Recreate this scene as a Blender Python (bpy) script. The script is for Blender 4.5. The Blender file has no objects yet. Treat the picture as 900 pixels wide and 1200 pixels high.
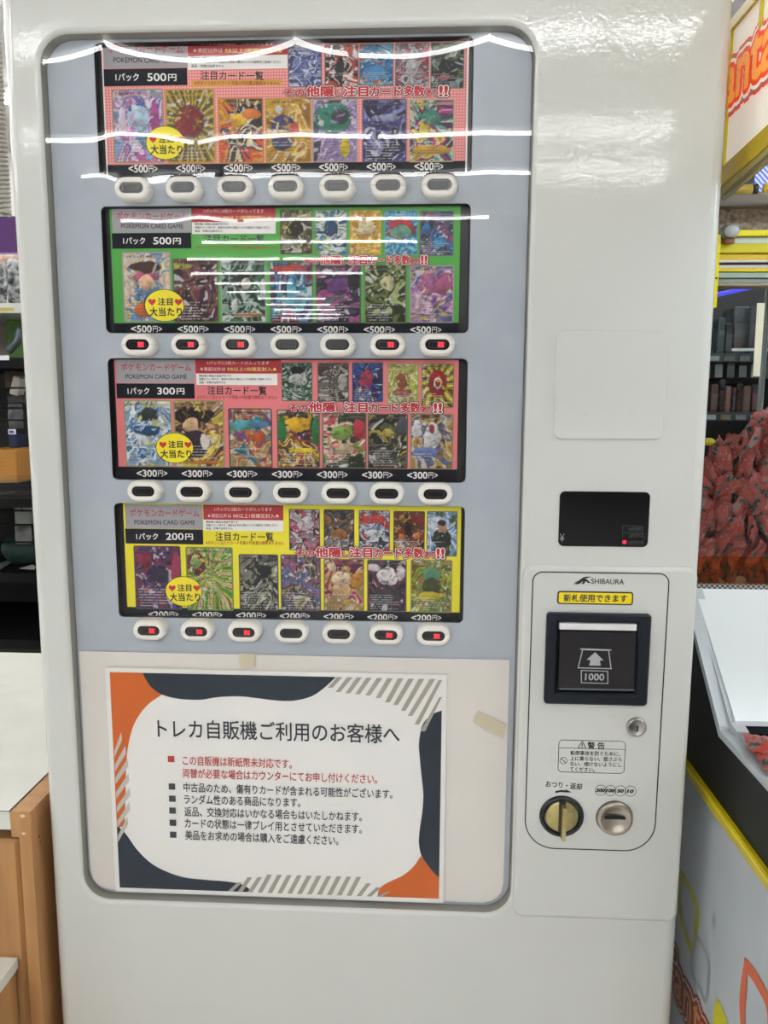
import bpy, bmesh, math, random
import numpy as np
from mathutils import Matrix, Vector, noise as mnoise
from mathutils.geometry import tessellate_polygon

S = bpy.context.scene
COL = S.collection
PI = math.pi

# ------------------------------------------------------------------ camera
CAM = np.array([.0724, -.868, 1.45])
F_PX = 901.0
def _rot(p, y, r):
    cp, sp, cy, sy, cr, sr = math.cos(p), math.sin(p), math.cos(y), math.sin(y), math.cos(r), math.sin(r)
    fwd = np.array([sy*cp, cy*cp, -sp]); right = np.array([cy, -sy, 0.]); down = np.cross(fwd, right)
    return np.array([cr*right+sr*down, -sr*right+cr*down, fwd])
ROT = _rot(.1379, -.0492, -.0042)
cam = bpy.data.cameras.new('camera'); camo = bpy.data.objects.new('camera', cam); COL.objects.link(camo)
cam.sensor_fit = 'AUTO'; cam.sensor_width = 36; cam.lens = F_PX/1200*36; cam.clip_start = .02; cam.clip_end = 60
_m = Matrix.Identity(4)
for i in range(3):
    _m[i][0] = ROT[0][i]; _m[i][1] = -ROT[1][i]; _m[i][2] = -ROT[2][i]; _m[i][3] = CAM[i]
camo.matrix_world = _m
S.camera = camo

# ------------------------------------------------------------------ world, exposure
W = bpy.data.worlds.new('world'); S.world = W; W.use_nodes = True
W.node_tree.nodes['Background'].inputs[0].default_value = (.9, .95, 1, 1)
W.node_tree.nodes['Background'].inputs[1].default_value = .3
S.view_settings.view_transform = 'Standard'; S.view_settings.look = 'None'
S.view_settings.gamma = 1; S.view_settings.use_curve_mapping = False
S.view_settings.exposure = -0.02
TUBE = 34.0; TUBE_FILL = 75.0            # brightness of the fluorescent tubes, then of the added fill rows
try:
    S.cycles.use_denoising = True
    S.cycles.max_bounces = 8
except Exception:
    pass

# ------------------------------------------------------------------ helpers
def at(px, py, Y=0., ax=1):
    """photo pixel -> point on the plane where coordinate ax equals Y"""
    d = ROT.T @ np.array([(px-450)/F_PX, (py-600)/F_PX, 1.])
    t = (Y-CAM[ax])/d[ax]
    return CAM + t*d
def lin(h):
    h = h.lstrip('#'); c = [int(h[i:i+2], 16)/255 for i in (0, 2, 4)]
    return tuple(x/12.92 if x <= .04045 else ((x+.055)/1.055)**2.4 for x in c)
_mc = {}
def mat(hexc, rough=.5, metal=0., spec=.5, emit=0., name=None):
    k = (hexc, rough, metal, spec, emit)
    if k in _mc: return _mc[k]
    m = bpy.data.materials.new(name or ('paint_'+hexc.strip('#'))); m.use_nodes = True
    b = m.node_tree.nodes['Principled BSDF']; c = lin(hexc)+(1,)
    b.inputs['Base Color'].default_value = c; b.inputs['Roughness'].default_value = rough
    b.inputs['Metallic'].default_value = metal; b.inputs['Specular IOR Level'].default_value = spec
    if emit:
        b.inputs['Emission Color'].default_value = c; b.inputs['Emission Strength'].default_value = emit
    _mc[k] = m
    return m
def nodes(m): return m.node_tree.nodes, m.node_tree.links
def bump_mat(name, hexc, rough, scale, dist, strength=.5, hex2=None, vscale=None, spec=.5, metal=0, lo=.35, hi=.65, detail=3):
    m = bpy.data.materials.new(name); m.use_nodes = True
    n, l = nodes(m); b = n['Principled BSDF']
    b.inputs['Roughness'].default_value = rough; b.inputs['Specular IOR Level'].default_value = spec
    b.inputs['Metallic'].default_value = metal
    tc = n.new('ShaderNodeTexCoord'); mp = n.new('ShaderNodeMapping'); l.new(tc.outputs['Object'], mp.inputs['Vector'])
    if vscale: mp.inputs['Scale'].default_value = vscale
    t = n.new('ShaderNodeTexNoise'); t.inputs['Scale'].default_value = scale; t.inputs['Detail'].default_value = detail
    l.new(mp.outputs['Vector'], t.inputs['Vector'])
    if hex2:
        r = n.new('ShaderNodeValToRGB'); r.color_ramp.elements[0].position = lo; r.color_ramp.elements[1].position = hi
        r.color_ramp.elements[0].color = lin(hexc)+(1,); r.color_ramp.elements[1].color = lin(hex2)+(1,)
        l.new(t.outputs['Fac'], r.inputs['Fac']); l.new(r.outputs['Color'], b.inputs['Base Color'])
    else:
        b.inputs['Base Color'].default_value = lin(hexc)+(1,)
    if dist:
        bp = n.new('ShaderNodeBump'); bp.inputs['Strength'].default_value = strength; bp.inputs['Distance'].default_value = dist
        l.new(t.outputs['Fac'], bp.inputs['Height']); l.new(bp.outputs['Normal'], b.inputs['Normal'])
    return m
def clear_mat(name, ior=1.49, rough=0., tint=(1, 1, 1, 1), gain=1.):
    """clear sheet: mirrors by Fresnel on its outer faces, lets the rest through"""
    m = bpy.data.materials.new(name); m.use_nodes = True
    n, l = nodes(m); n.remove(n['Principled BSDF']); out = n['Material Output']
    fr = n.new('ShaderNodeFresnel'); fr.inputs['IOR'].default_value = ior
    tr = n.new('ShaderNodeBsdfTransparent'); tr.inputs['Color'].default_value = tint
    gl = n.new('ShaderNodeBsdfGlossy'); gl.inputs['Roughness'].default_value = rough
    g = n.new('ShaderNodeNewGeometry')
    inv = n.new('ShaderNodeMath'); inv.operation = 'SUBTRACT'; inv.inputs[0].default_value = 1; l.new(g.outputs['Backfacing'], inv.inputs[1])
    mu = n.new('ShaderNodeMath'); mu.operation = 'MULTIPLY'; l.new(fr.outputs[0], mu.inputs[0]); l.new(inv.outputs[0], mu.inputs[1])
    mg = n.new('ShaderNodeMath'); mg.operation = 'MULTIPLY'; mg.use_clamp = True; mg.inputs[1].default_value = gain; l.new(mu.outputs[0], mg.inputs[0])
    mx = n.new('ShaderNodeMixShader'); l.new(mg.outputs[0], mx.inputs[0]); l.new(tr.outputs[0], mx.inputs[1]); l.new(gl.outputs[0], mx.inputs[2])
    l.new(mx.outputs[0], out.inputs['Surface'])
    return m, fr, gl

ORG = {}
class MB:
    def __init__(s): s.v = []; s.f = []; s.m = []; s.mats = []; s.sm = []
    def mi(s, m):
        if m not in s.mats: s.mats.append(m)
        return s.mats.index(m)
    def add(s, vs, fs, m, smooth=False):
        b = len(s.v); s.v += [tuple(map(float, p)) for p in vs]; k = s.mi(m)
        for f in fs: s.f.append(tuple(b+i for i in f)); s.m.append(k); s.sm.append(smooth)
        return s
    def loft(s, loops, m, cap0=False, cap1=False, smooth=False, closed=True):
        n = len(loops[0]); vs = [p for lp in loops for p in lp]; fs = []
        for i in range(len(loops)-1):
            for j in range(n if closed else n-1):
                k = (j+1) % n
                fs.append((i*n+j, i*n+k, (i+1)*n+k, (i+1)*n+j))
        if cap0: fs.append(tuple(range(n))[::-1])
        if cap1: fs.append(tuple((len(loops)-1)*n+j for j in range(n)))
        return s.add(vs, fs, m, smooth)
    def box(s, x0, x1, y0, y1, z0, z1, m):
        vs = [(x, y, z) for x in (x0, x1) for y in (y0, y1) for z in (z0, z1)]
        return s.add(vs, [(0, 1, 3, 2), (4, 6, 7, 5), (0, 4, 5, 1), (2, 3, 7, 6), (0, 2, 6, 4), (1, 5, 7, 3)], m)
    def cyl(s, a, b, r, m, n=16, r2=None, smooth=True):
        a = Vector(a); b = Vector(b); d = (b-a).normalized(); u = d.orthogonal().normalized(); w = d.cross(u)
        r2 = r if r2 is None else r2
        L = [[a+(u*math.cos(t)+w*math.sin(t))*r for t in [2*PI*i/n for i in range(n)]],
             [b+(u*math.cos(t)+w*math.sin(t))*r2 for t in [2*PI*i/n for i in range(n)]]]
        s.loft(L, m, smooth=smooth); s.add(L[0], [tuple(range(n))[::-1]], m); s.add(L[1], [tuple(range(n))], m)
        return s
    def tube(s, pts, r, m, n=8):
        P = [Vector(p) for p in pts]; L = []
        u = None
        for i, p in enumerate(P):
            d = (P[min(i+1, len(P)-1)]-P[max(i-1, 0)]).normalized()
            u = d.orthogonal().normalized() if u is None else (u-d*u.dot(d)).normalized()
            w = d.cross(u)
            L.append([p+(u*math.cos(2*PI*k/n)+w*math.sin(2*PI*k/n))*r for k in range(n)])
        return s.loft(L, m, True, True, True)
    def sphere(s, c, r, m, n=16, sq=(1, 1, 1)):
        L = []
        for i in range(1, n//2):
            a = PI*i/(n//2)
            L.append([(c[0]+r*sq[0]*math.sin(a)*math.cos(2*PI*k/n), c[1]+r*sq[1]*math.sin(a)*math.sin(2*PI*k/n), c[2]-r*sq[2]*math.cos(a)) for k in range(n)])
        return s.loft(L, m, True, True, True)
    def poly(s, pts, m):
        """flat filled outline (points in one plane)"""
        V = [Vector(p) for p in pts]
        return s.add(V, [tuple(t) for t in tessellate_polygon([V])], m)
    def build(s, name, parent=None, loc=None, smooth_angle=None):
        me = bpy.data.meshes.new(name)
        o = bpy.data.objects.new(name, me); COL.objects.link(o)
        if parent is not None: org = ORG[parent.name]; o.parent = parent
        else: org = Vector(loc or (0, 0, 0)); o.location = org
        ORG[o.name] = org
        me.from_pydata([(p[0]-org[0], p[1]-org[1], p[2]-org[2]) for p in s.v], [], s.f)
        for m in s.mats: me.materials.append(m)
        me.polygons.foreach_set('material_index', s.m); me.polygons.foreach_set('use_smooth', s.sm)
        me.update()
        return o
def thing(name, label, cat, loc=(0, 0, 0), group=None):
    o = bpy.data.objects.new(name, None); COL.objects.link(o); o.location = loc; o.empty_display_size = .05
    ORG[o.name] = Vector(loc)
    return tag(o, label, cat, group)
def tag(o, label, cat, group=None):
    o['label'] = label; o['category'] = cat
    if group: o['group'] = group
    return o
def struct(o): o['kind'] = 'structure'; return o

def rrect(x0, x1, z0, z1, r, y, n=6):
    """rounded rectangle loop in the plane Y=y, counter-clockwise seen from -Y"""
    r = max(1e-5, min(r, (x1-x0)/2, (z1-z0)/2)); P = []
    for cx, cz, a0 in ((x1-r, z0+r, -PI/2), (x1-r, z1-r, 0), (x0+r, z1-r, PI/2), (x0+r, z0+r, PI)):
        for i in range(n+1):
            a = a0+PI/2*i/n; P.append((cx+r*math.cos(a), y, cz+r*math.sin(a)))
    return P
def inset(x0, x1, z0, z1, r, d, y, n=6): return rrect(x0+d, x1-d, z0+d, z1-d, max(r-d, 1e-4), y, n)
def slab(mb, x0, x1, z0, z1, r, yf, yb, bev, m, n=6):
    """rounded plate facing -Y with a rounded front edge"""
    L = [rrect(x0, x1, z0, z1, r, yb, n), rrect(x0, x1, z0, z1, r, yf+bev, n)]
    for k in (1, 2, 3):
        a = PI/2*k/3; L.append(inset(x0, x1, z0, z1, r, bev*(1-math.cos(a)), yf+bev*(1-math.sin(a)), n))
    mb.loft(L[:1]+L[1:], m, cap0=True, smooth=True)
    mb.add(L[-1], [tuple(range(len(L[-1])))], m)
    return mb
def ringline(mb, x0, x1, z0, z1, r, w, y, m, n=6):
    return mb.loft([rrect(x0, x1, z0, z1, r, y, n), inset(x0, x1, z0, z1, r, w, y, n)], m)
def disc(mb, cx, cz, rx, rz, y, m, n=40):
    P = [(cx+rx*math.cos(2*PI*k/n), y, cz+rz*math.sin(2*PI*k/n)) for k in range(n)]
    return mb.add(P, [tuple(range(n))], m)
def ell(cx, cz, rx, rz, y, n=40): return [(cx+rx*math.cos(2*PI*k/n), y, cz+rz*math.sin(2*PI*k/n)) for k in range(n)]
def rect(mb, x0, x1, z0, z1, y, m): return mb.add([(x0, y, z0), (x1, y, z0), (x1, y, z1), (x0, y, z1)], [(0, 1, 2, 3)], m)
def pxr(x0, x1, y0, y1, Y):
    """pixel rectangle -> x0,x1,z0,z1 on plane Y"""
    a = at(x0, (y0+y1)/2, Y); b = at(x1, (y0+y1)/2, Y); c = at((x0+x1)/2, y0, Y); d = at((x0+x1)/2, y1, Y)
    return a[0], b[0], d[2], c[2]

# lettering -----------------------------------------------------------------
_tc = {}
def glyphs(s, off=0., res=3):
    k = (s, round(off, 4), res)
    if k in _tc: return _tc[k]
    c = bpy.data.curves.new('lettering', 'FONT'); c.body = s; c.resolution_u = res; c.offset = off; c.fill_mode = 'FRONT'
    o = bpy.data.objects.new('lettering', c); COL.objects.link(o)
    dg = bpy.context.evaluated_depsgraph_get(); dg.update()
    e = o.evaluated_get(dg); me = e.to_mesh()
    v = [(p.co.x, p.co.y) for p in me.vertices]; f = [tuple(p.vertices) for p in me.polygons]
    e.to_mesh_clear(); bpy.data.objects.remove(o); bpy.data.curves.remove(c)
    _tc[k] = (v, f)
    return v, f
def text_box(mb, s, o, ux, uz, w, h, m, bold=.0, layer=(0, 0, 0), base=None, shear=0., res=3):
    """fit the string's bounding box to w x h, its lower left corner at o, along ux (reading) and uz (up);
    bold thickens the strokes by shifted copies (in em)"""
    v, f = glyphs(s, 0, res)
    X = [p[0] for p in v]; Z = [p[1] for p in v]; x0, x1, z0, z1 = min(X), max(X), min(Z), max(Z)
    b0 = bold if base is None else base
    sx = w/max(x1-x0+2*b0, 1e-6); sz = h/max(z1-z0+2*b0, 1e-6)
    o = Vector(o)+Vector(layer); ux = Vector(ux); uz = Vector(uz); nn = ux.cross(uz).normalized()
    k = 1 if bold <= .001 else (4 if bold < .04 else (10 if bold < .09 else 16))
    for q in range(k):
        dx = bold*math.cos(2*PI*q/k+.6) if k > 1 else 0; dz = bold*math.sin(2*PI*q/k+.6) if k > 1 else 0
        e = nn*(q*2e-6)
        mb.add([o+ux*((p[0]+dx+b0-x0)*sx+shear*(p[1]-z0)*sz)+uz*((p[1]+dz+b0-z0)*sz)+e for p in v], f, m)
def T(mb, s, a, b, hpx, Y, m, bold=.0, base=None, shear=0., res=3):
    """string from pixel a (left, mid height) to pixel b (right, mid height) on the plane Y facing -Y"""
    A = Vector(at(a[0], a[1], Y)); B = Vector(at(b[0], b[1], Y)); ux = (B-A).normalized(); uz = Vector((-ux.z, 0, ux.x))
    mx, my = (a[0]+b[0])/2, (a[1]+b[1])/2
    h = (Vector(at(mx, my-hpx/2, Y))-Vector(at(mx, my+hpx/2, Y))).length
    text_box(mb, s, A-uz*h/2, ux, uz, (B-A).length, h, m, bold, base=base, shear=shear, res=res)

# ------------------------------------------------------------------ materials
BODY = bump_mat('white_painted_steel', 'd2d4cf', .055, 215, .00008, 1., spec=.4, detail=1.0)
GREYPANEL = bump_mat('blue_grey_panel', 'aeb7c1', .5, 30, 0, hex2='b4bcc5')
BEZEL = mat('eeebe3', .3)
BLACK = mat('0c0c0e', .35); DARK = mat('17181b', .4)
NAVY = mat('161c26', .4)
WHITE = mat('f2f1ec', .5); PAPERW = mat('f0eee9', .7)
RED = mat('b0202c', .6)
STEEL = mat('b9b4aa', .3, 1.)
WOOD = bump_mat('veneer_wood', 'a87a4c', .5, 9, .0004, .3, hex2='b98a58', vscale=(6, 6, .6))
LAMIN = bump_mat('white_laminate', 'e2e2da', .4, 14, 0, hex2='dadbd2')
YEL = mat('d9c400', .35)

# ------------------------------------------------------------------ the shop shell
XL, XR, YF, YB, HC = -6.5, 6.5, -22., 5.0, 3.3
FLOORM = bump_mat('vinyl_floor', 'efeeec', .3, 6, 0, hex2='e8e7e5')
WALLM = bump_mat('shop_wall', 'b3b1ae', .7, 3, 0, hex2='bab8b5')
CEILM = bump_mat('ceiling_board', 'b4b2af', .8, 40, 0, hex2='aeaca9')
def quadbox(name, *b, m):
    return struct(MB().box(*b, m).build(name))
quadbox('floor', XL, XR, YF, YB, -.1, 0, m=FLOORM)
quadbox('ceiling', XL, XR, YF, YB, HC, HC+.1, m=CEILM)
quadbox('wall_left', XL-.1, XL, YF, YB, -.1, HC+.1, m=WALLM)
quadbox('wall_right', XR, XR+.1, YF, YB, -.1, HC+.1, m=WALLM)
quadbox('wall_back', XL-.1, XR+.1, YB, YB+.1, -.1, HC+.1, m=WALLM)
quadbox('wall_front', XL-.1, XR+.1, YF-.1, YF, -.1, HC+.1, m=WALLM)

# rows of fluorescent tubes under the ceiling (mirrored in the clear front of the machine), plus added fill rows
TUBEM = mat('ffffff', .5, emit=TUBE, name='lit_tube')
HOUSE = mat('e8e8e4', .5)
FILLM = mat('ffffff', .5, emit=TUBE_FILL, name='lit_aisle_tube')
def light_row(Y, x0, x1, lab, tm=TUBEM):
    t = thing('ceiling_light', lab, 'ceiling light', ((x0+x1)/2, Y, HC), 'ceiling tube lights')
    h = MB(); h.box(x0, x1, Y-.05, Y+.05, HC-.035, HC, HOUSE); h.build('housing', t)
    x = x0+.03
    while x+1.17 < x1+.01:
        MB().cyl((x, Y, HC-.06), (x+1.17, Y, HC-.06), .0155, tm, 8).build('fluorescent_tube', t)
        for xx in (x-.012, x+1.17): MB().box(xx, xx+.012, Y-.016, Y+.016, HC-.076, HC-.03, HOUSE).build('lamp_holder', t)
        x += 1.215
LAB = 'white ceiling tube light mirrored as a bright line in the machine window'
LAMP_Z = HC-.06
def row_y(py):
    a = at(450, py, .0085)-CAM; return .0085-((LAMP_Z-CAM[2])*a[1]/a[2]-a[1])
def row_x(px, py):
    a = at(px, py, .0085)-CAM; return CAM[0]+a[0]/a[1]*(2*(.0085-CAM[1])-(row_y(py)-CAM[1]))
for py, xa, xb in ((47, -900, 1500), (157, -900, 1500), (204, -900, 1500), (256, 138, 640), (283, 234, 508), (303, 216, 508), (320, 221, 437), (332, 250, 437),
                   (342, 265, 437), (350, 300, 437), (357, 310, 437), (363, 320, 437), (368, 330, 437), (373, 330, 437)):
    light_row(row_y(py), -2.7, 2.9, LAB) if py < 210 else light_row(row_y(py), max(row_x(xa, py), -4.6), min(row_x(xb, py), 4.6), LAB)
for Y in (-2.0, -1.1, -.2, .7):      # unseen stronger rows added on both sides to brighten the floor
    for xa, xb in ((-6.2, -2.3), (2.3, 6.2)): light_row(Y, xa, xb, 'white ceiling tube light over the aisles beside the vending machine', FILLM)
for Y in (1.5, 2.7, 3.9):
    light_row(Y, -4.4, 4.2, 'white ceiling tube light on the ceiling behind the vending machine')

# ------------------------------------------------------------------ the vending machine
VX0, VX1, VTOP = -.3865, .3885, 1.90
VM = thing('vending_machine', 'white trading card vending machine with a large window and coin panel', 'vending machine', (0, .3, 0))
WX0, WX1, WZ0, WZ1, WR = -.3455, .1865, .834, 1.8445, .032
PANEL_Y = .016; SHEET_Y = .024; DOOR_Y = -.005

def roundbox_xy(mb, x0, x1, y0, y1, z0, z1, r, m):
    """box with rounded vertical edges"""
    def loop(z, d):
        P = []
        rr = max(r-d, .001)
        for cx, cy, a0 in ((x1-r, y0+r, -PI/2), (x1-r, y1-r, 0), (x0+r, y1-r, PI/2), (x0+r, y0+r, PI)):
            for i in range(7):
                a = a0+PI/2*i/6; P.append((cx+rr*math.cos(a), cy+rr*math.sin(a), z))
        return P
    mb.loft([loop(z0, 0), loop(z1-.006, 0), loop(z1-.002, .002), loop(z1, .006)], m, True, True, True)
cab = MB(); roundbox_xy(cab, VX0+.001, VX1-.001, .052, .66, .06, VTOP, .006, BODY); cab.build('cabinet', VM)
feet = MB()
for fx in (-.33, .33):
    for fy in (.10, .60): feet.cyl((fx, fy, 0), (fx, fy, .07), .02, STEEL, 12)
feet.build('levelling_feet', VM)

# front door: one sheet with the window opening
def door_loops():
    z0, z1 = .07, VTOP; L = [rrect(VX0, VX1, z0, z1, .014, .050), rrect(VX0, VX1, z0, z1, .014, .014)]
    for k in range(1, 7):
        a = PI/2*k/6; d = .014*(1-math.cos(a)); L.append(rrect(VX0+d, VX1-d, z0+d, z1-d, max(.014-d, .0005), .014*(1-math.sin(a))))
    return L
fd = MB(); L = door_loops(); fd.loft(L, BODY, smooth=True)
b = .0045
fd.loft([L[-1], rrect(WX0-b, WX1+b, WZ0-b, WZ1+b, WR+b, 0)], BODY)
H = []
for k in range(5):
    a = PI/2*k/4; d = b*(1-math.sin(a)); H.append(rrect(WX0-d, WX1+d, WZ0-d, WZ1+d, WR+d, b*(1-math.cos(a))))
fd.loft(H, BODY, smooth=True)
fd.build('front_door', VM)
rev = MB(); REVEAL = mat('8e8b82', .5)
rev.loft([rrect(WX0, WX1, WZ0, WZ1, WR, b), rrect(WX0+.001, WX1-.001, WZ0+.001, WZ1-.001, WR, PANEL_Y+.004)], mat('8f8d84', .5), smooth=True)
rev.build('window_reveal', VM)

# slots (dark frames) and the grey display panel with cut-outs
SLOTS = [(112, 555.5, 38, 206.5), (120.5, 550.5, 240, 390.5), (129, 546.5, 420, 564), (137.5, 543, 591.5, 726.5)]
slot_rects = []
for s in SLOTS:
    x0, x1, z0, z1 = pxr(*s, PANEL_Y); slot_rects.append((x0, x1, z0, z1))
sx0 = sum(s[0] for s in slot_rects)/4; sx1 = sum(s[1] for s in slot_rects)/4
slot_rects = [(sx0, sx1, z0, z1) for _, _, z0, z1 in slot_rects]
BUT = []       # button centres (px)
for row, y0, y1, xa, xb in ((0, 220, 218, 154, 514.5), (1, 403, 405, 162, 513), (2, 575.5, 579, 169.5, 510), (3, 739, 744, 175, 508)):
    for j in range(7): BUT.append((row, j, at(xa+(xb-xa)*j/6, y0+(y1-y0)*j/6, PANEL_Y-.012)))
bx = [sum(p[0] for r, j, p in BUT if j == k)/4 for k in range(7)]
bz = [sum(p[2] for r, j, p in BUT if r == k)/7 for k in range(4)]

def holed_plate(mb, outer, holes, yf, yb, m):
    """plate facing -Y with holes; loops are (x, z) lists"""
    polys = [[Vector((x, z, 0)) for x, z in outer]]+[[Vector((x, z, 0)) for x, z in h][::-1] for h in holes]
    tri = tessellate_polygon(polys); flat = [p for q in polys for p in q]
    mb.add([(p.x, yf, p.y) for p in flat], [tuple(t) for t in tri], m)
    mb.add([(p.x, yb, p.y) for p in flat], [tuple(t)[::-1] for t in tri], m)
    for q in polys:
        mb.loft([[(p.x, yf, p.y) for p in q], [(p.x, yb, p.y) for p in q]], m)
def fix_normals(o):
    bm = bmesh.new(); bm.from_mesh(o.data); bmesh.ops.remove_doubles(bm, verts=bm.verts, dist=1e-6); bmesh.ops.recalc_face_normals(bm, faces=bm.faces); bm.to_mesh(o.data); bm.free()
    return o
def xz(L): return [(p[0], p[2]) for p in L]
gp = MB()
holed_plate(gp, xz(rrect(WX0+.0015, WX1-.0015, WZ0+.0015, WZ1-.0015, WR, 0)),
            [xz(rrect(x0, x1, z0, min(z1, WZ1-.004), .006, 0, 4)) for x0, x1, z0, z1 in slot_rects], PANEL_Y, PANEL_Y+.003, GREYPANEL)
fix_normals(gp.build('display_panel', VM))
for x0, x1, z0, z1 in slot_rects:
    z1 = min(z1, WZ1-.004)
    k = MB(); k.loft([rrect(x0+.0003, x1-.0003, z0+.0003, z1-.0003, .006, PANEL_Y+.0006, 4), rrect(x0+.0003, x1-.0003, z0+.0003, z1-.0003, .006, SHEET_Y+.002, 4)], BLACK, cap1=True)
    k.build('display_slot', VM)

# clear acrylic window, gently warped, with holes for the buttons
PANE, fr, gl = clear_mat('warped_acrylic', 1.49, .0, gain=.75)
n, l = nodes(PANE)
geo = n.new('ShaderNodeNewGeometry'); sp = n.new('ShaderNodeSeparateXYZ'); l.new(geo.outputs['Position'], sp.inputs[0])
def M(op, a, b=None, c=None):
    q = n.new('ShaderNodeMath'); q.operation = op
    for i, v in enumerate((a, b, c)):
        if v is None: continue
        if isinstance(v, (int, float)): q.inputs[i].default_value = v
        else: l.new(v, q.inputs[i])
    return q.outputs[0]
xa = float(at(122, 50, .01)[0]); per = float(at(345, 50, .01)[0])-xa
A = M('ABSOLUTE', M('SINE', M('MULTIPLY', M('SUBTRACT', sp.outputs[0], xa), PI/per)))
G = M('EXPONENT', M('MULTIPLY', M('SUBTRACT', sp.outputs[2], WZ1-.01), 1/.045))
sag = M('MULTIPLY', M('MULTIPLY', A, G), -.045*.016)
nt = n.new('ShaderNodeTexNoise'); nt.inputs['Scale'].default_value = 1; nt.inputs['Detail'].default_value = 0
vm = n.new('ShaderNodeVectorMath'); vm.operation = 'MULTIPLY'; vm.inputs[1].default_value = (20, 1, 9); l.new(geo.outputs['Position'], vm.inputs[0]); l.new(vm.outputs[0], nt.inputs['Vector'])
# the film ripples most along the lower edge of the top slot, on the left
rip = M('EXPONENT', M('MULTIPLY', M('POWER', M('DIVIDE', M('SUBTRACT', sp.outputs[2], 1.70), .035), 2), -1))
ripx = M('EXPONENT', M('MULTIPLY', M('POWER', M('DIVIDE', M('SUBTRACT', sp.outputs[0], -.20), .12), 2), -1))
namp = M('ADD', M('MULTIPLY', M('MULTIPLY', rip, ripx), .0006), .00005)
hh = M('ADD', sag, M('MULTIPLY', M('SUBTRACT', nt.outputs['Fac'], .5), namp))
bpn = n.new('ShaderNodeBump'); bpn.inputs['Strength'].default_value = 1; bpn.inputs['Distance'].default_value = 1; l.new(hh, bpn.inputs['Height'])
l.new(bpn.outputs['Normal'], gl.inputs['Normal'])
pn = MB()
holed_plate(pn, xz(rrect(WX0+.0015, WX1-.0015, WZ0+.0015, WZ1-.0015, WR, 0)),
            [xz(rrect(x-.0212, x+.0212, z-.0137, z+.0137, .0137, 0, 6)) for x in bx for z in bz], .0040, .0062, PANE)
fix_normals(pn.build('acrylic_window', VM))

# selection buttons
bw, bh, lw, lh = .0197, .0124, .0134, .0058
bez = MB()
Ls = []
yb_, yf_ = PANEL_Y, PANEL_Y-.016
for d, y in ((0, yb_), (0, yf_+.005), (.0008, yf_+.0025), (.0025, yf_+.0006), (.0045, yf_), (.0056, yf_+.0003)):
    Ls.append(rrect(-bw+d, bw-d, -bh+d, bh-d, bh-d, y, 8))
Ls.append(rrect(-lw, lw, -lh, lh, lh, yf_+.0006, 8)); Ls.append(rrect(-lw, lw, -lh, lh, lh, yf_+.002, 8))
bez.loft(Ls, BEZEL, smooth=True)
lens = MB(); lens.add(rrect(-lw, lw, -lh, lh, lh, yf_+.0016, 8), [tuple(range(36))], mat('1a1618', .15))
inner = MB(); ringline(inner, -.0098, .0098, -.0036, .0036, .001, .0006, yf_+.0014, mat('3a3438', .3), 2)
rect(inner, -.0092, .0092, -.0030, .0030, yf_+.0014, mat('100d0f', .2))
LEDM = mat('ff2838', .5, emit=2.2); LED2 = mat('4a0810', .4, emit=.12)
led = MB()
rect(led, .0008, .0064, -.0030, .0030, yf_+.0013, LED2)
text_box(led, '売切', (.0004, yf_+.0012, -.0029), (1, 0, 0), (0, 0, 1), .0068, .0058, LEDM, .03)
LIT = {1: (0, 1, 2, 5, 6), 3: (0, 1, 2, 5, 6)}
pb = None
def child_copy(src, parent, loc):
    c = src.copy(); COL.objects.link(c); c.parent = parent; c.location = loc
    return c
b0 = bez.build('selection_button'); l0 = lens.build('button_lens'); i0 = inner.build('lens_frame'); s0 = led.build('sold_out_light')
for r in range(4):
    for j in range(7):
        c = child_copy(b0, VM, Vector((bx[j], 0, bz[r]))-Vector(VM.location))
        child_copy(l0, c, (0, 0, 0)); child_copy(i0, c, (0, 0, 0))
        if j in LIT.get(r, ()): child_copy(s0, c, (0, 0, 0))['label'] = 'lit red sold out characters'
for o in (b0, l0, i0, s0): bpy.data.objects.remove(o)

# blank plate, money display
pl = MB(); x0, x1, z0, z1 = pxr(650.5, 781, 388, 515, 0); slab(pl, x0, x1, z0, z1, .009, -.0022, .0, .0016, BODY); plo = pl.build('blank_cover_plate', VM)
sc = MB()
for px in (686, 740):
    p = at(px, 485, 0); sc.cyl((p[0], -.0028, p[2]), (p[0], -.002, p[2]), .0016, mat('c8c6be', .3), 10)
sc.build('screw', plo)
x0, x1, z0, z1 = pxr(655, 760.5, 576, 640.5, 0)
dp = MB(); slab(dp, x0, x1, z0, z1, .006, -.0012, .0, .0008, mat('07070a', .08)); dpo = dp.build('amount_display', VM)
di = MB(); g_ = mat('4a4a4e', .5); gg = mat('2c3430', .5); Yd = -.0015
ym = MB(); T(ym, '¥', (656, 630), (661.5, 630), 9.5, Yd, mat('8a8a8c', .5), .0); ym.build('yen_mark', dpo)
for (yy, s_) in ((620, '1000円使用可'), (628, '100円切れ中'), (636, '10円切れ中')):
    T(di, s_, (736.5, yy), (754, yy), 5.5, Yd, g_)
X0, X1, Z0, Z1 = pxr(729, 754, 616, 624.5, Yd); ringline(di, X0, X1, Z0, Z1, .001, .0005, Yd, gg, 2)
X0, X1, Z0, Z1 = pxr(729, 754, 624.5, 640, Yd); ringline(di, X0, X1, Z0, Z1, .001, .0005, Yd, gg, 2)
di.build('indicator_lettering', dpo)
p = at(731.8, 635.3, Yd); rl = MB(); disc(rl, p[0], p[2], .0022, .0022, Yd-.0002, mat('ff1840', .4, emit=1.5)); rl.build('indicator_lamp', dpo)

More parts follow.
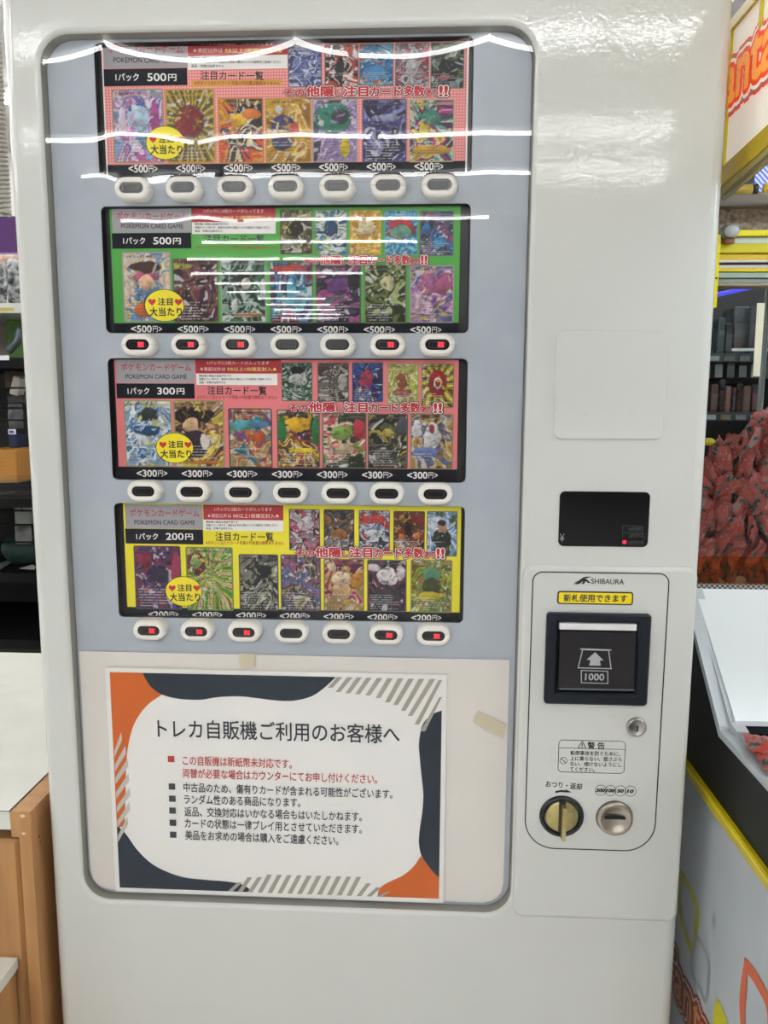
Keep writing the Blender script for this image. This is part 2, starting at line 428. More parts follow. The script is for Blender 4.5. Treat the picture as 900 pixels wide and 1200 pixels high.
# raised coin door on the lower right
x0, x1 = .1885, .3845
z1 = float(at(700, 664, DOOR_Y)[2]); z0 = float(at(700, 1078.5, DOOR_Y)[2])
cd = MB(); slab(cd, x0, x1, z0, z1, .012, DOOR_Y, .0005, .0045, BODY); cdo = cd.build('coin_door', VM)
ink = mat('1a1a1c', .5)
ol = MB()
# printed outline: small radius on top, large radius below
X0, X1, Z0, Z1 = pxr(622, 782, 670.5, 996.5, DOOR_Y)
X0 = (at(622, 760, DOOR_Y)[0]+at(616, 900, DOOR_Y)[0])/2; X1 = (at(779.5, 760, DOOR_Y)[0]+at(773, 900, DOOR_Y)[0])/2
def outline_loop(d, y):
    P = []
    for cx, cz, r, a0 in ((X1-.036, Z0+.036, .036, -PI/2), (X1-.012, Z1-.012, .012, 0), (X0+.012, Z1-.012, .012, PI/2), (X0+.036, Z0+.036, .036, PI)):
        for i in range(13):
            a = a0+PI/2*i/12; P.append((cx+(r-d)*math.cos(a), y, cz+(r-d)*math.sin(a)))
    return P
ol.loft([outline_loop(0, DOOR_Y-.0002), outline_loop(.0014, DOOR_Y-.0002)], ink)
ol.build('printed_outline', cdo)
lg = MB(); YD = DOOR_Y-.0003
def pp(pts, Y): return [at(x, y, Y) for x, y in pts]
lg.poly(pp([(672.5, 683.2), (678, 680.5), (683, 676.8), (688, 675.6), (695.5, 676.2), (690, 676.8), (686.5, 678), (684, 680), (680.5, 683.5), (677, 684.8), (671, 684.6), (676, 683.6)], YD), ink)
lg.poly(pp([(684, 679), (687, 678.4), (692.5, 683.2), (689, 683.2), (686.6, 681), (684.5, 684.2), (681.5, 684.8)], YD), ink)
T(lg, 'SHIBAURA', (692.8, 681.0), (731.3, 682), 6.2, YD, ink, .012)
lg.build('maker_logo', cdo)
# yellow notice
x0, x1, z0, z1 = pxr(653, 742, 693, 708.5, DOOR_Y)
st = MB(); slab(st, x0, x1, z0, z1, .003, DOOR_Y-.0005, DOOR_Y, .0002, mat('1c2a3c', .4), 3); sto = st.build('new_note_sticker', VM)
s2 = MB(); q = .0016; s2.add(rrect(x0+q, x1-q, z0+q, z1-q, .0018, DOOR_Y-.0007, 3), [tuple(range(16))], mat('f0d800', .4)); s2.build('sticker_face', sto)
s3 = MB(); T(s3, '新札使用できます', (660.5, 700.6), (735, 701.4), 9.2, DOOR_Y-.0009, mat('14283c', .5), .025); s3.build('lettering', sto)
# bill acceptor
BN = mat('151b24', .42, spec=.25)
x0, x1, z0, z1 = pxr(638.5, 759.5, 718, 824, DOOR_Y)
ba = MB(); fy = DOOR_Y-.007
ix0, ix1, iz0, iz1 = pxr(654, 745, 730, 808, fy)
LL = [rrect(x0, x1, z0, z1, .004, DOOR_Y), rrect(x0, x1, z0, z1, .004, fy+.002), rrect(x0+.002, x1-.002, z0+.002, z1-.002, .003, fy),
      rrect(ix0-.003, ix1+.003, iz0-.009, iz1+.003, .002, fy), rrect(ix0, ix1, iz0-.005, iz1, .001, fy+.003), rrect(ix0, ix1, iz0-.005, iz1, .001, DOOR_Y-.0004)]
ba.loft(LL, BN, cap1=True); bao = ba.build('bill_acceptor', VM)
sh = MB(); h_ = iz1-iz0
sh.box(ix0+.0005, ix1-.0005, fy+.0005, DOOR_Y+.003, iz1-.0085, iz1-.0012, mat('e4e4e4', .35)); sh.build('white_guide_bar', bao)['label'] = 'white bar across the top of the note slot'
fl = MB(); FLAP = mat('232124', .25, spec=.3)
fl.add([(ix0+.001, fy+.0005, iz1-.0105), (ix1-.001, fy+.0005, iz1-.0105), (ix1-.001, fy-.0035, iz0+.001), (ix0+.001, fy-.0035, iz0+.001),
        (ix0+.001, DOOR_Y+.0035, iz1-.0105), (ix1-.001, DOOR_Y+.0035, iz1-.0105), (ix1-.001, DOOR_Y+.0035, iz0+.001), (ix0+.001, DOOR_Y+.0035, iz0+.001)],
       [(0, 1, 2, 3)[::-1], (4, 5, 6, 7), (0, 4, 5, 1), (3, 2, 6, 7), (0, 3, 7, 4), (1, 5, 6, 2)], FLAP)
flo = fl.build('note_flap', bao)
fm = MB()
def flap_y(z): t = (iz1-.0105-z)/(iz1-.0105-iz0-.001); return fy+.0005-.004*t-.0004
def FP(pts):
    P = []
    for x, y in pts:
        w = at(x, y, fy-.002); P.append((w[0], flap_y(w[2]), w[2]))
    return P
ICON = mat('a9aaac', .5)
def strokes(mb, pts, w, m, closed=True):
    P = FP(pts); k = len(P)
    for i in range(k if closed else k-1):
        a = Vector(P[i]); b_ = Vector(P[(i+1) % k]); d = (b_-a).normalized(); nn = Vector((-d.z, 0, d.x))*w/2; e = d*w/2
        mb.add([a-nn-e, b_-nn+e, b_+nn+e, a+nn-e], [(0, 1, 2, 3)], m)
strokes(fm, [(683, 761.5), (713.5, 762.5), (716, 783.5), (677.5, 782.5)], .0011, ICON)
strokes(fm, [(681, 760.8), (716, 762)], .0014, ICON, False)
strokes(fm, [(681, 785.5), (712, 786.5), (712, 800.5), (681, 799.5)], .0009, ICON)
fm.poly(FP([(697.5, 764.5), (707.5, 774), (703, 774), (704, 780), (690.5, 779.7), (692, 773.5), (687.5, 773.3)]), ICON)
strokes(fm, [(656, 806.5), (742, 808)], .0014, mat('6a7078', .4), False)
w = at(685.5, 793, fy-.003); w2 = at(708, 793.6, fy-.003)
hz = .0085; A_ = Vector((w[0], flap_y(w[2])-.0002, w[2]-hz/2))
text_box(fm, '1000', A_, (1, 0, 0), (0, -.05, 1), w2[0]-w[0], hz, ICON, .02)
fm.build('note_icon', bao)
# key lock
p = at(745.5, 851.5, DOOR_Y); lk = MB(); cx, cz = p[0], p[2]
lk.loft([ell(cx, cz, .0115, .0115, DOOR_Y), ell(cx, cz, .0115, .0115, DOOR_Y-.002), ell(cx, cz, .0100, .0100, DOOR_Y-.0035), ell(cx, cz, .0092, .0092, DOOR_Y-.0038), ell(cx, cz, .0088, .0088, DOOR_Y-.0032)], mat('a9a7a2', .38, 1.), cap1=True, smooth=True)
lko = lk.build('key_lock', VM)
kh = MB(); rect(kh, cx-.0003, cx+.0014, cz-.0045, cz+.0025, DOOR_Y-.0040, mat('101010', .5)); kh.build('keyhole', lko)
# warning label
x0, x1, z0, z1 = pxr(654, 732.5, 867.5, 905.8, DOOR_Y)
wl = MB(); ringline(wl, x0, x1, z0, z1, .005, .0007, DOOR_Y-.0003, ink, 5)
zz = z1-.0102; rect(wl, x0, x1, zz-.0003, zz+.0003, DOOR_Y-.0003, ink)
wlo = wl.build('warning_label', VM)
wt = MB(); Y_ = DOOR_Y-.0003
T(wt, '警', (688.5, 873.6), (697.3, 873.7), 8.6, Y_, ink, .02); T(wt, '告', (700, 873.9), (709, 874), 8.4, Y_, ink, .02)
for s_, a_, b_ in (('転倒事故を防ぐために、', (668.4, 882.2), (727, 883.6)), ('上に乗らない、揺さぶら', (668.2, 888.6), (728.6, 890)),
                   ('ない、傾けないようにし', (668, 895), (728.4, 896.4)), ('てください。', (667.8, 901.4), (697, 902.2))):
    T(wt, s_, a_, b_, 5.4, Y_, ink, .016)
wt.build('lettering', wlo)
wi = MB(); Pt = [Vector(q_) for q_ in pp([(682.3, 868.6), (687, 877), (677.2, 876.6)], Y_)]
for i in range(3):
    a = Pt[i]; b_ = Pt[(i+1) % 3]; d = (b_-a).normalized(); nn = Vector((-d.z, 0, d.x))*.0004
    wi.add([a-nn, b_-nn, b_+nn, a+nn], [(0, 1, 2, 3)], ink)
p = at(682.2, 873.8, Y_); rect(wi, p[0]-.0005, p[0]+.0005, p[2]-.0008, p[2]+.0028, Y_, ink); rect(wi, p[0]-.0005, p[0]+.0005, p[2]-.0022, p[2]-.0014, Y_, ink)
p = at(660.3, 891.3, Y_); wi.loft([ell(p[0], p[2], .0044, .0044, Y_), ell(p[0], p[2], .0038, .0038, Y_)], ink)
wi.add([(p[0]-.0032, Y_, p[2]+.0026), (p[0]-.0026, Y_, p[2]+.0032), (p[0]+.0032, Y_, p[2]-.0026), (p[0]+.0026, Y_, p[2]-.0032)], [(0, 1, 2, 3)], ink)
wi.build('warning_symbol', wlo)
# return lever
p = at(658, 956, DOOR_Y); cx, cz = p[0], p[2]
rlv = MB(); RN = mat('0f1420', .35)
rlv.loft([ell(cx, cz, .0262, .0256, DOOR_Y), ell(cx, cz, .0255, .025, DOOR_Y-.003), ell(cx, cz, .0235, .023, DOOR_Y-.0045), ell(cx, cz, .0205, .0205, DOOR_Y-.003), ell(cx, cz, .0200, .0200, DOOR_Y+.001)], RN, cap1=True, smooth=True)
rlo = rlv.build('return_lever', VM)
GOLD = bump_mat('brushed_brass', 'a89a66', .35, 60, .0002, .3, hex2='c0b27c', metal=.85)
gd = MB(); gd.loft([ell(cx, cz+.0005, .0196, .0196, DOOR_Y+.0005), ell(cx, cz+.0005, .0193, .0193, DOOR_Y-.0035), ell(cx, cz+.0005, .0185, .0185, DOOR_Y-.0042)], GOLD, cap1=True, smooth=True)
gd.build('brass_disc', rlo)
gv = MB(); rect(gv, cx-.0042, cx+.0036, cz+.0155, cz+.0235, DOOR_Y-.0046, RN); rect(gv, cx-.0042, cx-.0012, cz-.0185, cz+.017, DOOR_Y-.0045, mat('3e3822', .5)); gv.build('slot_groove', rlo)
lv = MB(); lv.box(cx-.0012, cx+.0032, DOOR_Y-.0135, DOOR_Y-.004, cz-.0245, cz+.0165, GOLD); lv.build('lever_blade', rlo)
# coin slot
p = at(720, 958, DOOR_Y); cx, cz = p[0], p[2]
BRUSH = bump_mat('brushed_steel', 'a79d92', .36, 50, .0001, .3, hex2='bdb3a7', metal=1.)
cs = MB(); prof = [(.0208, 0), (.0208, -.0040), (.0200, -.0052), (.0172, -.0056), (.0155, -.0048), (.0115, -.0026), (.0075, -.0013), (.003, -.0007)]
cs.loft([ell(cx, cz, r, r*.985, DOOR_Y+y) for r, y in prof], BRUSH, cap1=True, smooth=True); cso = cs.build('coin_slot', VM)
rg = MB(); rg.loft([ell(cx, cz, .0216, .0212, DOOR_Y-.0002), ell(cx, cz, .0206, .0203, DOOR_Y-.0002)], mat('2a2622', .5)); rg.build('slot_rim', cso)
sg = MB(); sg.box(cx-.0125, cx+.0118, DOOR_Y-.0042, DOOR_Y-.0004, cz-.0002, cz+.0024, mat('0a0a0a', .6)); sg.build('slot_opening', cso)
# printed captions
cp = MB()
T(cp, 'おつり・返却', (639.5, 918.5), (682, 922), 7.6, Y_, ink, .018)
cp.poly(pp([(650.5, 927.2), (657, 925.8), (663, 926.2), (663.2, 925), (670, 928.6), (662, 928.6), (657, 928.2), (651, 929.4)], Y_), ink)
cp.build('return_caption', cdo)
cc = MB()
for k, s_ in enumerate(('500', '100', '50', '10')):
    p = at(703.8+11.7*k, 926.2+.35*k, Y_); cc.loft([ell(p[0], p[2], .0067, .0067, Y_, 28), ell(p[0], p[2], .0061, .0061, Y_, 28)], ink)
    wv = .0100 if len(s_) == 3 else .0078
    text_box(cc, s_, (p[0]-wv/2-.0005, Y_, p[2]-.0023), (1, 0, 0), (0, 0, 1), wv, .0046, ink, .06, shear=.25)
cc.build('coin_caption', cdo)

# ------------------------------------------------------------------ printed card sheets in the slots
def vnoise(U, V, f, seed):
    rng = np.random.RandomState(seed); g = rng.rand(int(f*1.5)+4, int(f*1.5)+4)
    x = U*f; y = V*f*1.4; xi = np.floor(x).astype(int); yi = np.floor(y).astype(int); fx = x-xi; fy_ = y-yi
    fx = fx*fx*(3-2*fx); fy_ = fy_*fy_*(3-2*fy_)
    n_ = g.shape[0]-1; xi = np.clip(xi, 0, n_-1); yi = np.clip(yi, 0, n_-1)
    return (g[yi, xi]*(1-fx)+g[yi, xi+1]*fx)*(1-fy_)+(g[yi+1, xi]*(1-fx)+g[yi+1, xi+1]*fx)*fy_
PRINT = bpy.data.materials.new('glossy_card_print'); PRINT.use_nodes = True
_n, _l = nodes(PRINT); _a = _n.new('ShaderNodeAttribute'); _a.attribute_name = 'ink'
_l.new(_a.outputs['Color'], _n['Principled BSDF'].inputs['Base Color']); _n['Principled BSDF'].inputs['Roughness'].default_value = .4; _n['Principled BSDF'].inputs['Specular IOR Level'].default_value = .3
NX, NY = 50, 70
def card(parent, x0, x1, z0, z1, y, pal, frame, blobs, seed, style='n', text=True):
    """a small printed card: abstract swirls of ink in the card's own colours"""
    u = np.linspace(0, 1, NX); v = np.linspace(0, 1, NY); U, V = np.meshgrid(u, v)
    P = np.array([lin(h) for h in pal.split()])
    w1 = vnoise(U, V, 3, seed); w2 = vnoise(U, V, 3, seed+1)
    Uw = np.clip(U+.35*(w1-.5), 0, 1); Vw = np.clip(V+.35*(w2-.5), 0, 1)
    a = .62*vnoise(Uw, Vw, 4, seed+2)+.38*vnoise(Uw, Vw, 9, seed+3)
    a = np.clip((a-.25)/.5, 0, .999)
    if style == 'r':
        ang = np.arctan2(V-.58, U-.5); a = np.clip(.5+.5*np.sin(ang*13+3*w1), 0, .999)
    if style == 'd': a = np.clip(a*.6+.4*np.clip(1.2-V*1.3, 0, 1), 0, .999)
    k = (a*len(P)).astype(int); C_ = P[k].copy()
    fr_ = a*len(P)-k
    C_ *= (.72+.5*vnoise(U, V, 14, seed+4))[..., None]
    ln = (np.abs(fr_-.5) > .43); C_[ln] *= .6
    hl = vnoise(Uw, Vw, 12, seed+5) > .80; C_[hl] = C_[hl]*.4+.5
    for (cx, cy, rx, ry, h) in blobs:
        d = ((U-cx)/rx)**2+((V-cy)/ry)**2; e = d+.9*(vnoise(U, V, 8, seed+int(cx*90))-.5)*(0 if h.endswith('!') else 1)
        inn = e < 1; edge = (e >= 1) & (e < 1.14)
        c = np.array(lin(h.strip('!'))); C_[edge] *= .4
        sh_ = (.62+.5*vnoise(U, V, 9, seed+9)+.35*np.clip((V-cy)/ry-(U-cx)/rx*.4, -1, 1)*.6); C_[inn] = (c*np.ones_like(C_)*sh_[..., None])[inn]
    rs = np.random.RandomState(seed+50); fx_, fy2 = blobs[0][:2] if blobs else (.5, .6)
    for q in range(46):
        a0 = rs.rand()*2*PI; r0 = .06+rs.rand()*.6; wdt = .006+.03*rs.rand()**2; L_ = .06+.25*rs.rand(); bend = rs.randn()*2.
        cx = fx_+r0*math.cos(a0)*.8; cy = fy2+r0*math.sin(a0)*.7
        if not (.03 < cx < .97 and (.36 if text else .03) < cy < .9): continue
        hd = a0+rs.choice([0, PI/2])+rs.randn()*.3; c = P[rs.randint(len(P))]*(.5+1.1*rs.rand()); D = np.full(U.shape, 9.)
        for tt in np.linspace(0, 1, 7):
            D = np.minimum(D, np.hypot(U-cx, (V-cy)*1.4)-wdt*math.sin(PI*(.1+.8*tt))); cx += L_/7*math.cos(hd); cy += L_/7*math.sin(hd)/1.4; hd += bend/7
        C_[D < 0] = C_[D < 0]*.35+c*.65; rim_ = (D >= 0) & (D < .010); C_[rim_] *= .72
    if text:
        rows = (np.arange(NY) % 3 == 1); rw = np.random.RandomState(seed+7)
        for j in range(3, int(NY*.36)):
            if rows[j]:
                i0 = 4; i1 = rw.randint(NX//2, NX-4); msk = rw.rand(i1-i0) > .25
                t_ = .75 if C_[j].mean() < .25 else .06
                C_[j, i0:i1][msk] = C_[j, i0:i1][msk]*.45+t_*.55
        C_[int(NY*.90):int(NY*.955), 3:NX-3] = C_[int(NY*.90):int(NY*.955), 3:NX-3]*.5+np.array(lin(frame))*.5
        C_[int(NY*.915):int(NY*.945), 6:NX//2+6] *= np.where(np.random.RandomState(seed+8).rand(NX//2) > .4, .35, 1.)[None, :, None]
    fc = np.array(lin(frame)); bm_ = np.zeros((NY, NX), bool); bm_[:2] = bm_[-2:] = True; bm_[:, :2] = bm_[:, -2:] = True
    C_[bm_] = fc*.9
    C_ = np.clip(C_*.86, .004, .8)
    X = x0+(x1-x0)*U; Z = z0+(z1-z0)*V
    vs = [(X[j, i], y, Z[j, i]) for j in range(NY) for i in range(NX)]
    fs = [(j*NX+i, j*NX+i+1, (j+1)*NX+i+1, (j+1)*NX+i) for j in range(NY-1) for i in range(NX-1)
          if not ((i in (0, NX-2)) and (j in (0, NY-2)))]
    o = MB().add(vs, fs, PRINT).build('card_picture', parent)
    at_ = o.data.attributes.new('ink', 'FLOAT_COLOR', 'POINT')
    at_.data.foreach_set('color', np.concatenate([C_.reshape(-1, 3), np.ones((NX*NY, 1))], 1).astype(np.float32).ravel())
    return o

PRICES = ['500', '500', '300', '200']
NOTE1 = ['1パックに10枚カードが入ってます', '1パックに10枚カードが入ってます', '1パックに5枚カードが入ってます', '1パックに5枚カードが入ってます']
NOTE2 = ['RR以上2枚確定封入', 'RR以上2枚確定封入', 'RR以上1枚確定封入', 'RR以上1枚確定封入']
SH = [dict(sheet=(121.6, 548.5, 36, 206), title=(121.6, 219, 45, 79.5), navy=(121.6, 219.5, 80.4, 100.5), red=(220, 337, 45, 65), white=(220, 337, 65, 81),
           head=(235, 309, 88.5), line=(228, 328, 97.3), big=[(132, 192.5, 104, 191), (194.5, 252, 104, 191), (256, 309, 114.6, 191), (311, 365, 114.6, 191), (366, 419, 115.5, 190), (424.5, 476.5, 116, 190), (479, 532.5, 116, 190)],
           top=[(337.6, 377, 47, 102), (380.6, 420, 47, 102), (421, 461, 47, 101), (463, 503, 47, 101), (504.6, 544, 47, 104)], ban=(333, 525, 107, 106.5, 14), strip=(191, 206), price=(167.5, 502.5, 197.7, 195, 34, 9.5), st=(193.6, 167.5, 23, 20), bg='e58c88'),
      dict(sheet=(131.3, 538.5, 242, 390), title=(131.3, 224, 243, 272.7), navy=(131.3, 224, 273.2, 291.2), red=(225, 323, 242.5, 260), white=(225, 323, 260, 274),
           head=(239, 310, 280), line=(229, 326, 289.5), big=[(144, 200.7, 295, 377.5), (203, 256, 303, 378), (258.5, 312, 303.5, 378), (316, 367, 306, 379), (370, 423, 308, 379), (426.7, 476.5, 310, 379), (480, 532, 311, 378.5)],
           top=[(328, 366, 245.5, 298), (369, 407, 245.5, 299), (409.6, 447, 246, 299), (450.5, 489.6, 246, 299), (491.8, 531.6, 247, 300)], ban=(355.6, 501, 304.5, 304.5, 12), strip=(378.5, 390), price=(171.7, 499, 385.5, 386.5, 36.5, 8.5), st=(192.7, 358, 23.5, 19.2), bg='43a038'),
      dict(sheet=(136.7, 536.5, 420, 564), title=(136.7, 228, 420.7, 448.7), navy=(136.7, 228, 449.5, 467), red=(229, 329.5, 420.7, 437.2), white=(230, 325, 438, 451.2),
           head=(243, 312.7, 457.6), line=(231, 325, 465.6), big=[(146, 202, 468.7, 547), (204, 263, 469, 548), (268, 319, 478.5, 548), (324.7, 375, 480, 548), (377.6, 429.5, 484, 549), (431, 478, 485, 549), (481, 531, 485, 550)],
           top=[(330, 366, 425, 470), (372, 409, 425, 471), (412.5, 449, 425, 471), (454, 490.7, 426, 475), (494, 532, 426, 478)], ban=(338.5, 518, 476.5, 478, 13), strip=(548.5, 564), price=(178, 495, 554.7, 557, 36, 8.5), st=(204.7, 525, 22.4, 18), bg='e0787c'),
      dict(sheet=(147, 539.5, 591.5, 725.5), title=(147, 237.6, 591.5, 619.6), navy=(147, 238, 620, 637.5), red=(238.3, 332, 592, 609.4), white=(238.3, 332, 609.4, 622.2),
           head=(252.4, 320.6, 629), line=(241, 333, 636.2), big=[(157.8, 212.5, 639.6, 714.2), (218.4, 273.4, 641, 715.5), (280.3, 326.5, 649.5, 715.5), (329, 376, 650, 716), (379.4, 426.7, 655, 716), (430.2, 476.5, 656, 717), (481, 529.8, 656, 718)],
           top=[(338.8, 375, 596.7, 645), (379.4, 415.3, 597, 645), (420.3, 457, 598, 646), (461, 497.8, 599, 648), (500, 536, 599, 652)], ban=(346.7, 521, 646.5, 648.5, 13), strip=(714.5, 725.5), price=(191.5, 499.5, 720, 724, 35.5, 7.5), st=(215.3, 693, 21.8, 17.6), bg='ece020')]
# palette | frame | blobs (x, y from the bottom, rx, ry, colour) | style
CARDS = [
 [('8fb0d8 c86aa8 e8d8f0 5a68b0 d8a0c8', 'b09878', [(.5, .62, .2, .17, 'bcd8ec'), (.2, .55, .08, .2, 'f0e0f0'), (.82, .6, .08, .22, 'b85098')], 'n'),
  ('8a7424 d8c878 b89a38 6a5618', 'c8a838', [(.48, .56, .29, .22, '8a1828!')], 'r'),
  ('e0a030 d8502a 4a3a50 f0e0b0 303038', 'c89030', [(.45, .66, .2, .1, 'e8b830'), (.75, .75, .2, .08, 'd87830')], 'n'),
  ('d8a830 c89428 e8d090 b88020', 'c89c38', [(.4, .62, .28, .12, '2c2f6a'), (.62, .52, .12, .1, 'b83028'), (.35, .3, .22, .1, '3a3460'), (.3, .82, .1, .07, 'e8e4d8')], 'n'),
  ('a890c0 9078b0 d0b8d8 404858', 'a8a4a0', [(.45, .70, .40, .24, '2a8870!'), (.62, .72, .19, .12, '3a3c44!'), (.2, .62, .06, .05, 'e8e8e0!'), (.72, .24, .1, .16, 'e0c830')], 'n'),
  ('2a2a5a 4a4088 8080b8 14142c 302858', '585878', [(.5, .7, .3, .06, 'a0a8c8'), (.72, .78, .05, .12, '98a0c0')], 'n'),
  ('e8c840 a02878 3a3048 48a090 d8d0b8 582050', 'c8b898', [(.35, .55, .1, .2, 'e8c830'), (.5, .7, .2, .12, '408878'), (.5, .2, .45, .08, 'd8a838')], 'n'),
  ('5a6aa8 c8d0e8 343a6a 8890c0', '606068', [], 'n'), ('201c24 b84830 e0d8d8 181418', '605850', [(.45, .5, .12, .25, '141218')], 'n'),
  ('2a78b0 184878 60a8c8 b05838', '607888', [(.5, .3, .4, .18, '3088c0'), (.85, .4, .1, .16, '2a70a8')], 'n'), ('888088 b84858 504850 c8c0c8', '807878', [(.5, .45, .2, .2, 'c8c4c8')], 'n'),
  ('24282c 607848 181c20 8a9898', '708070', [(.5, .35, .3, .3, '16181c'), (.4, .25, .2, .05, '9a2828')], 'n')],
 [('e8dcb0 7098c8 e8c8a8 d8d0c0', 'b0aca0', [(.5, .45, .25, .18, '6a98c8'), (.5, .66, .26, .1, 'c06080'), (.5, .57, .18, .1, 'f0c0a0'), (.45, .18, .2, .1, 'd87030'), (.5, .78, .34, .08, '4a3028')], 'n'),
  ('3a2028 683048 886048 4a2838 281820', '6a6040', [(.1, .88, .3, .05, 'b8b050')], 'n'),
  ('c8d4c8 3a6a4a 1c2c24 90b0a0 284838', 'a0a8a0', [(.5, .7, .2, .14, '18281c'), (.55, .62, .1, .1, 'e0d8c8'), (.3, .25, .07, .12, 'e0e4e0'), (.6, .12, .3, .04, 'a87840')], 'n'),
  ('802838 3078a8 283048 50a0b0', '706060', [(.5, .88, .42, .07, 'b83028'), (.5, .5, .12, .2, '58a8c8')], 'n'), ('403058 201828 a04880 606068', '585058', [(.5, .62, .3, .14, '683878'), (.85, .7, .15, .15, '101014')], 'n'),
  ('4a5a28 a8b078 283018 687838 181c10', '788060', [(.55, .68, .2, .12, 'd8d0a0')], 'd'), ('e0c0d0 a870a8 505898 c8b060 7078a8', 'b0a0a8', [(.4, .68, .2, .2, 'c87090'), (.75, .7, .25, .18, 'b86088'), (.42, .66, .14, .17, 'b06890')], 'n'),
  ('b8b040 3a3428 706c40 504830', '686840', [(.5, .6, .2, .2, '28241c')], 'n'), ('3080c0 80a848 d8e0e0 205078', '708898', [(.5, .6, .2, .18, '1c4468')], 'n'),
  ('e0b030 f0d070 c89020 d8a028', 'c8a040', [(.5, .65, .26, .2, 'e8dcb8')], 'n'), ('2890b8 88c8d8 2080b0 58a8c8', '78a0b0', [(.5, .58, .42, .24, 'b83838'), (.5, .52, .3, .16, '78a890')], 'n'),
  ('3a70a8 985070 485868 303848', '687080', [(.6, .3, .2, .15, '3088c0'), (.2, .6, .12, .15, '3878b0')], 'n')],
 [('a8c8e8 3870a8 e0e8e8 88a8c8 c8c880', 'b8a868', [(.5, .78, .2, .1, '383c38'), (.5, .55, .28, .08, '285078')], 'n'),
  ('e0c858 806038 c89868 503828', 'a89878', [(.4, .78, .35, .13, '1e1418'), (.35, .62, .16, .12, 'e0b898'), (.35, .35, .3, .2, '382838'), (.6, .4, .1, .12, 'e8e0d8'), (.6, .08, .35, .03, 'd08030')], 'n'),
  ('c0b078 c86838 705080 a89860 388898', '504840', [(.35, .72, .32, .1, '58a8b0'), (.7, .74, .25, .07, '4890b0'), (.65, .52, .2, .1, 'c85830')], 'n'), ('c8a030 303040 a03840 e0c848 604828', '6a6448', [(.5, .75, .3, .12, 'e0b020'), (.12, .65, .1, .25, '2e8048'), (.9, .65, .1, .25, '2e8048'), (.6, .3, .35, .05, 'e8d030')], 'n'),
  ('70a048 c85060 d8c8a8 404838 384028', '707060', [(.45, .65, .25, .12, '88a850'), (.85, .7, .15, .2, 'b83848'), (.4, .35, .25, .1, 'd0b898')], 'n'), ('484838 a89840 282820 686450 383830', '606058', [(.5, .65, .15, .08, 'c8b848'), (.85, .75, .15, .2, '585860')], 'd'),
  ('907040 606890 c8b890 b89038 403830', '98886a', [(.5, .58, .2, .26, 'dcdce0'), (.15, .72, .12, .16, 'd8d8e0'), (.35, .3, .3, .1, '7080b8'), (.5, .72, .07, .08, 'a03038')], 'n'),
  ('285838 8a988a 182820 386848', '587060', [(.55, .6, .3, .2, 'c8ccc8'), (.5, .8, .2, .1, '14181a')], 'n'), ('787068 403830 a89c90 585048', '706860', [(.8, .5, .14, .2, 'b8b4b0')], 'n'), ('2850a0 382858 182848 4070b8', '505878', [(.45, .55, .2, .25, 'b03848')], 'n'),
  ('b0b850 e0d8a0 98a048 c8c070', 'a8a468', [(.5, .6, .2, .18, '905038'), (.5, .3, .3, .1, 'a04838')], 'n'), ('e8d850 38301c d8b830 5a4a20', '888468', [(.5, .55, .27, .3, 'a01828!'), (.5, .56, .13, .13, 'e8e4e4!'), (.5, .56, .08, .08, 'a01828!')], 'r')],
 [('4a3a6a 7a3048 282440 5a4078 98404c', '585068', [(.2, .8, .2, .12, '983048'), (.9, .6, .12, .3, 'a03858'), (.5, .55, .25, .12, '2c2848')], 'n'),
  ('50a038 e0c830 803060 c8c888', '7a9858', [(.22, .75, .2, .18, '701c40'), (.22, .75, .12, .1, '88a860')], 'r'), ('484840 808078 282828 989878 38382c', '60605a', [(.6, .7, .25, .12, '1c2028')], 'd'),
  ('484860 a89850 303040 905878 6878a0', '605860', [], 'n'), ('c8a860 a02858 602048 d0a048', '8a7858', [(.45, .62, .24, .15, 'e8d8b8'), (.45, .38, .22, .16, 'd8b088'), (.8, .6, .16, .16, 'd09030'), (.2, .85, .1, .1, 'e8d8c0')], 'n'),
  ('302830 703050 404048 241c24', '706870', [(.5, .68, .26, .17, 'f0e8e8'), (.18, .85, .16, .08, 'e8dce0'), (.85, .75, .1, .16, 'e8d8e0'), (.5, .3, .42, .16, '3a3a40')], 'n'), ('a8b030 586030 a87840 789048', '98a060', [(.5, .72, .22, .14, '589070'), (.5, .5, .2, .14, '3c4420'), (.5, .3, .3, .1, 'c8b830')], 'n'),
  ('908890 c04868 303038 d8d0d0', '585058', [(.55, .65, .25, .18, 'd8d0d4')], 'n'), ('504848 906840 282428 686068', '504848', [(.5, .4, .25, .12, 'a06830')], 'n'), ('c03828 4878b0 d0d0d8 283048', '706868', [(.5, .78, .42, .1, 'd04030'), (.5, .45, .35, .08, 'd8dce0')], 'n'),
  ('282020 a88838 802828 584028', '585040', [(.5, .6, .12, .2, '181414'), (.25, .4, .1, .08, 'e08030'), (.75, .4, .1, .08, 'e08030')], 'n'), ('4888c8 d8e0e8 78a8d8 607048', '788890', [(.5, .38, .3, .2, '28281c'), (.5, .63, .15, .13, 'c89878'), (.5, .74, .16, .06, '3a2c1c')], 'n')]]
SHLAB = ['pink dotted price sheet of 500 yen cards in the topmost slot', 'green price sheet of 500 yen cards in the second slot',
         'plain pink price sheet of 300 yen cards in the third slot', 'yellow price sheet of 200 yen cards in the lowest slot']
GREY = mat('a2a0a4', .5); NV = mat('171b24', .6, spec=.2); TX = mat('1c1c1e', .5); WT = mat('f4f2ee', .5); RED2 = mat('a81c28', .5); TITLER = mat('b82c3c', .5)
dl = .00015
def lay(k): return SHEET_Y-k*dl
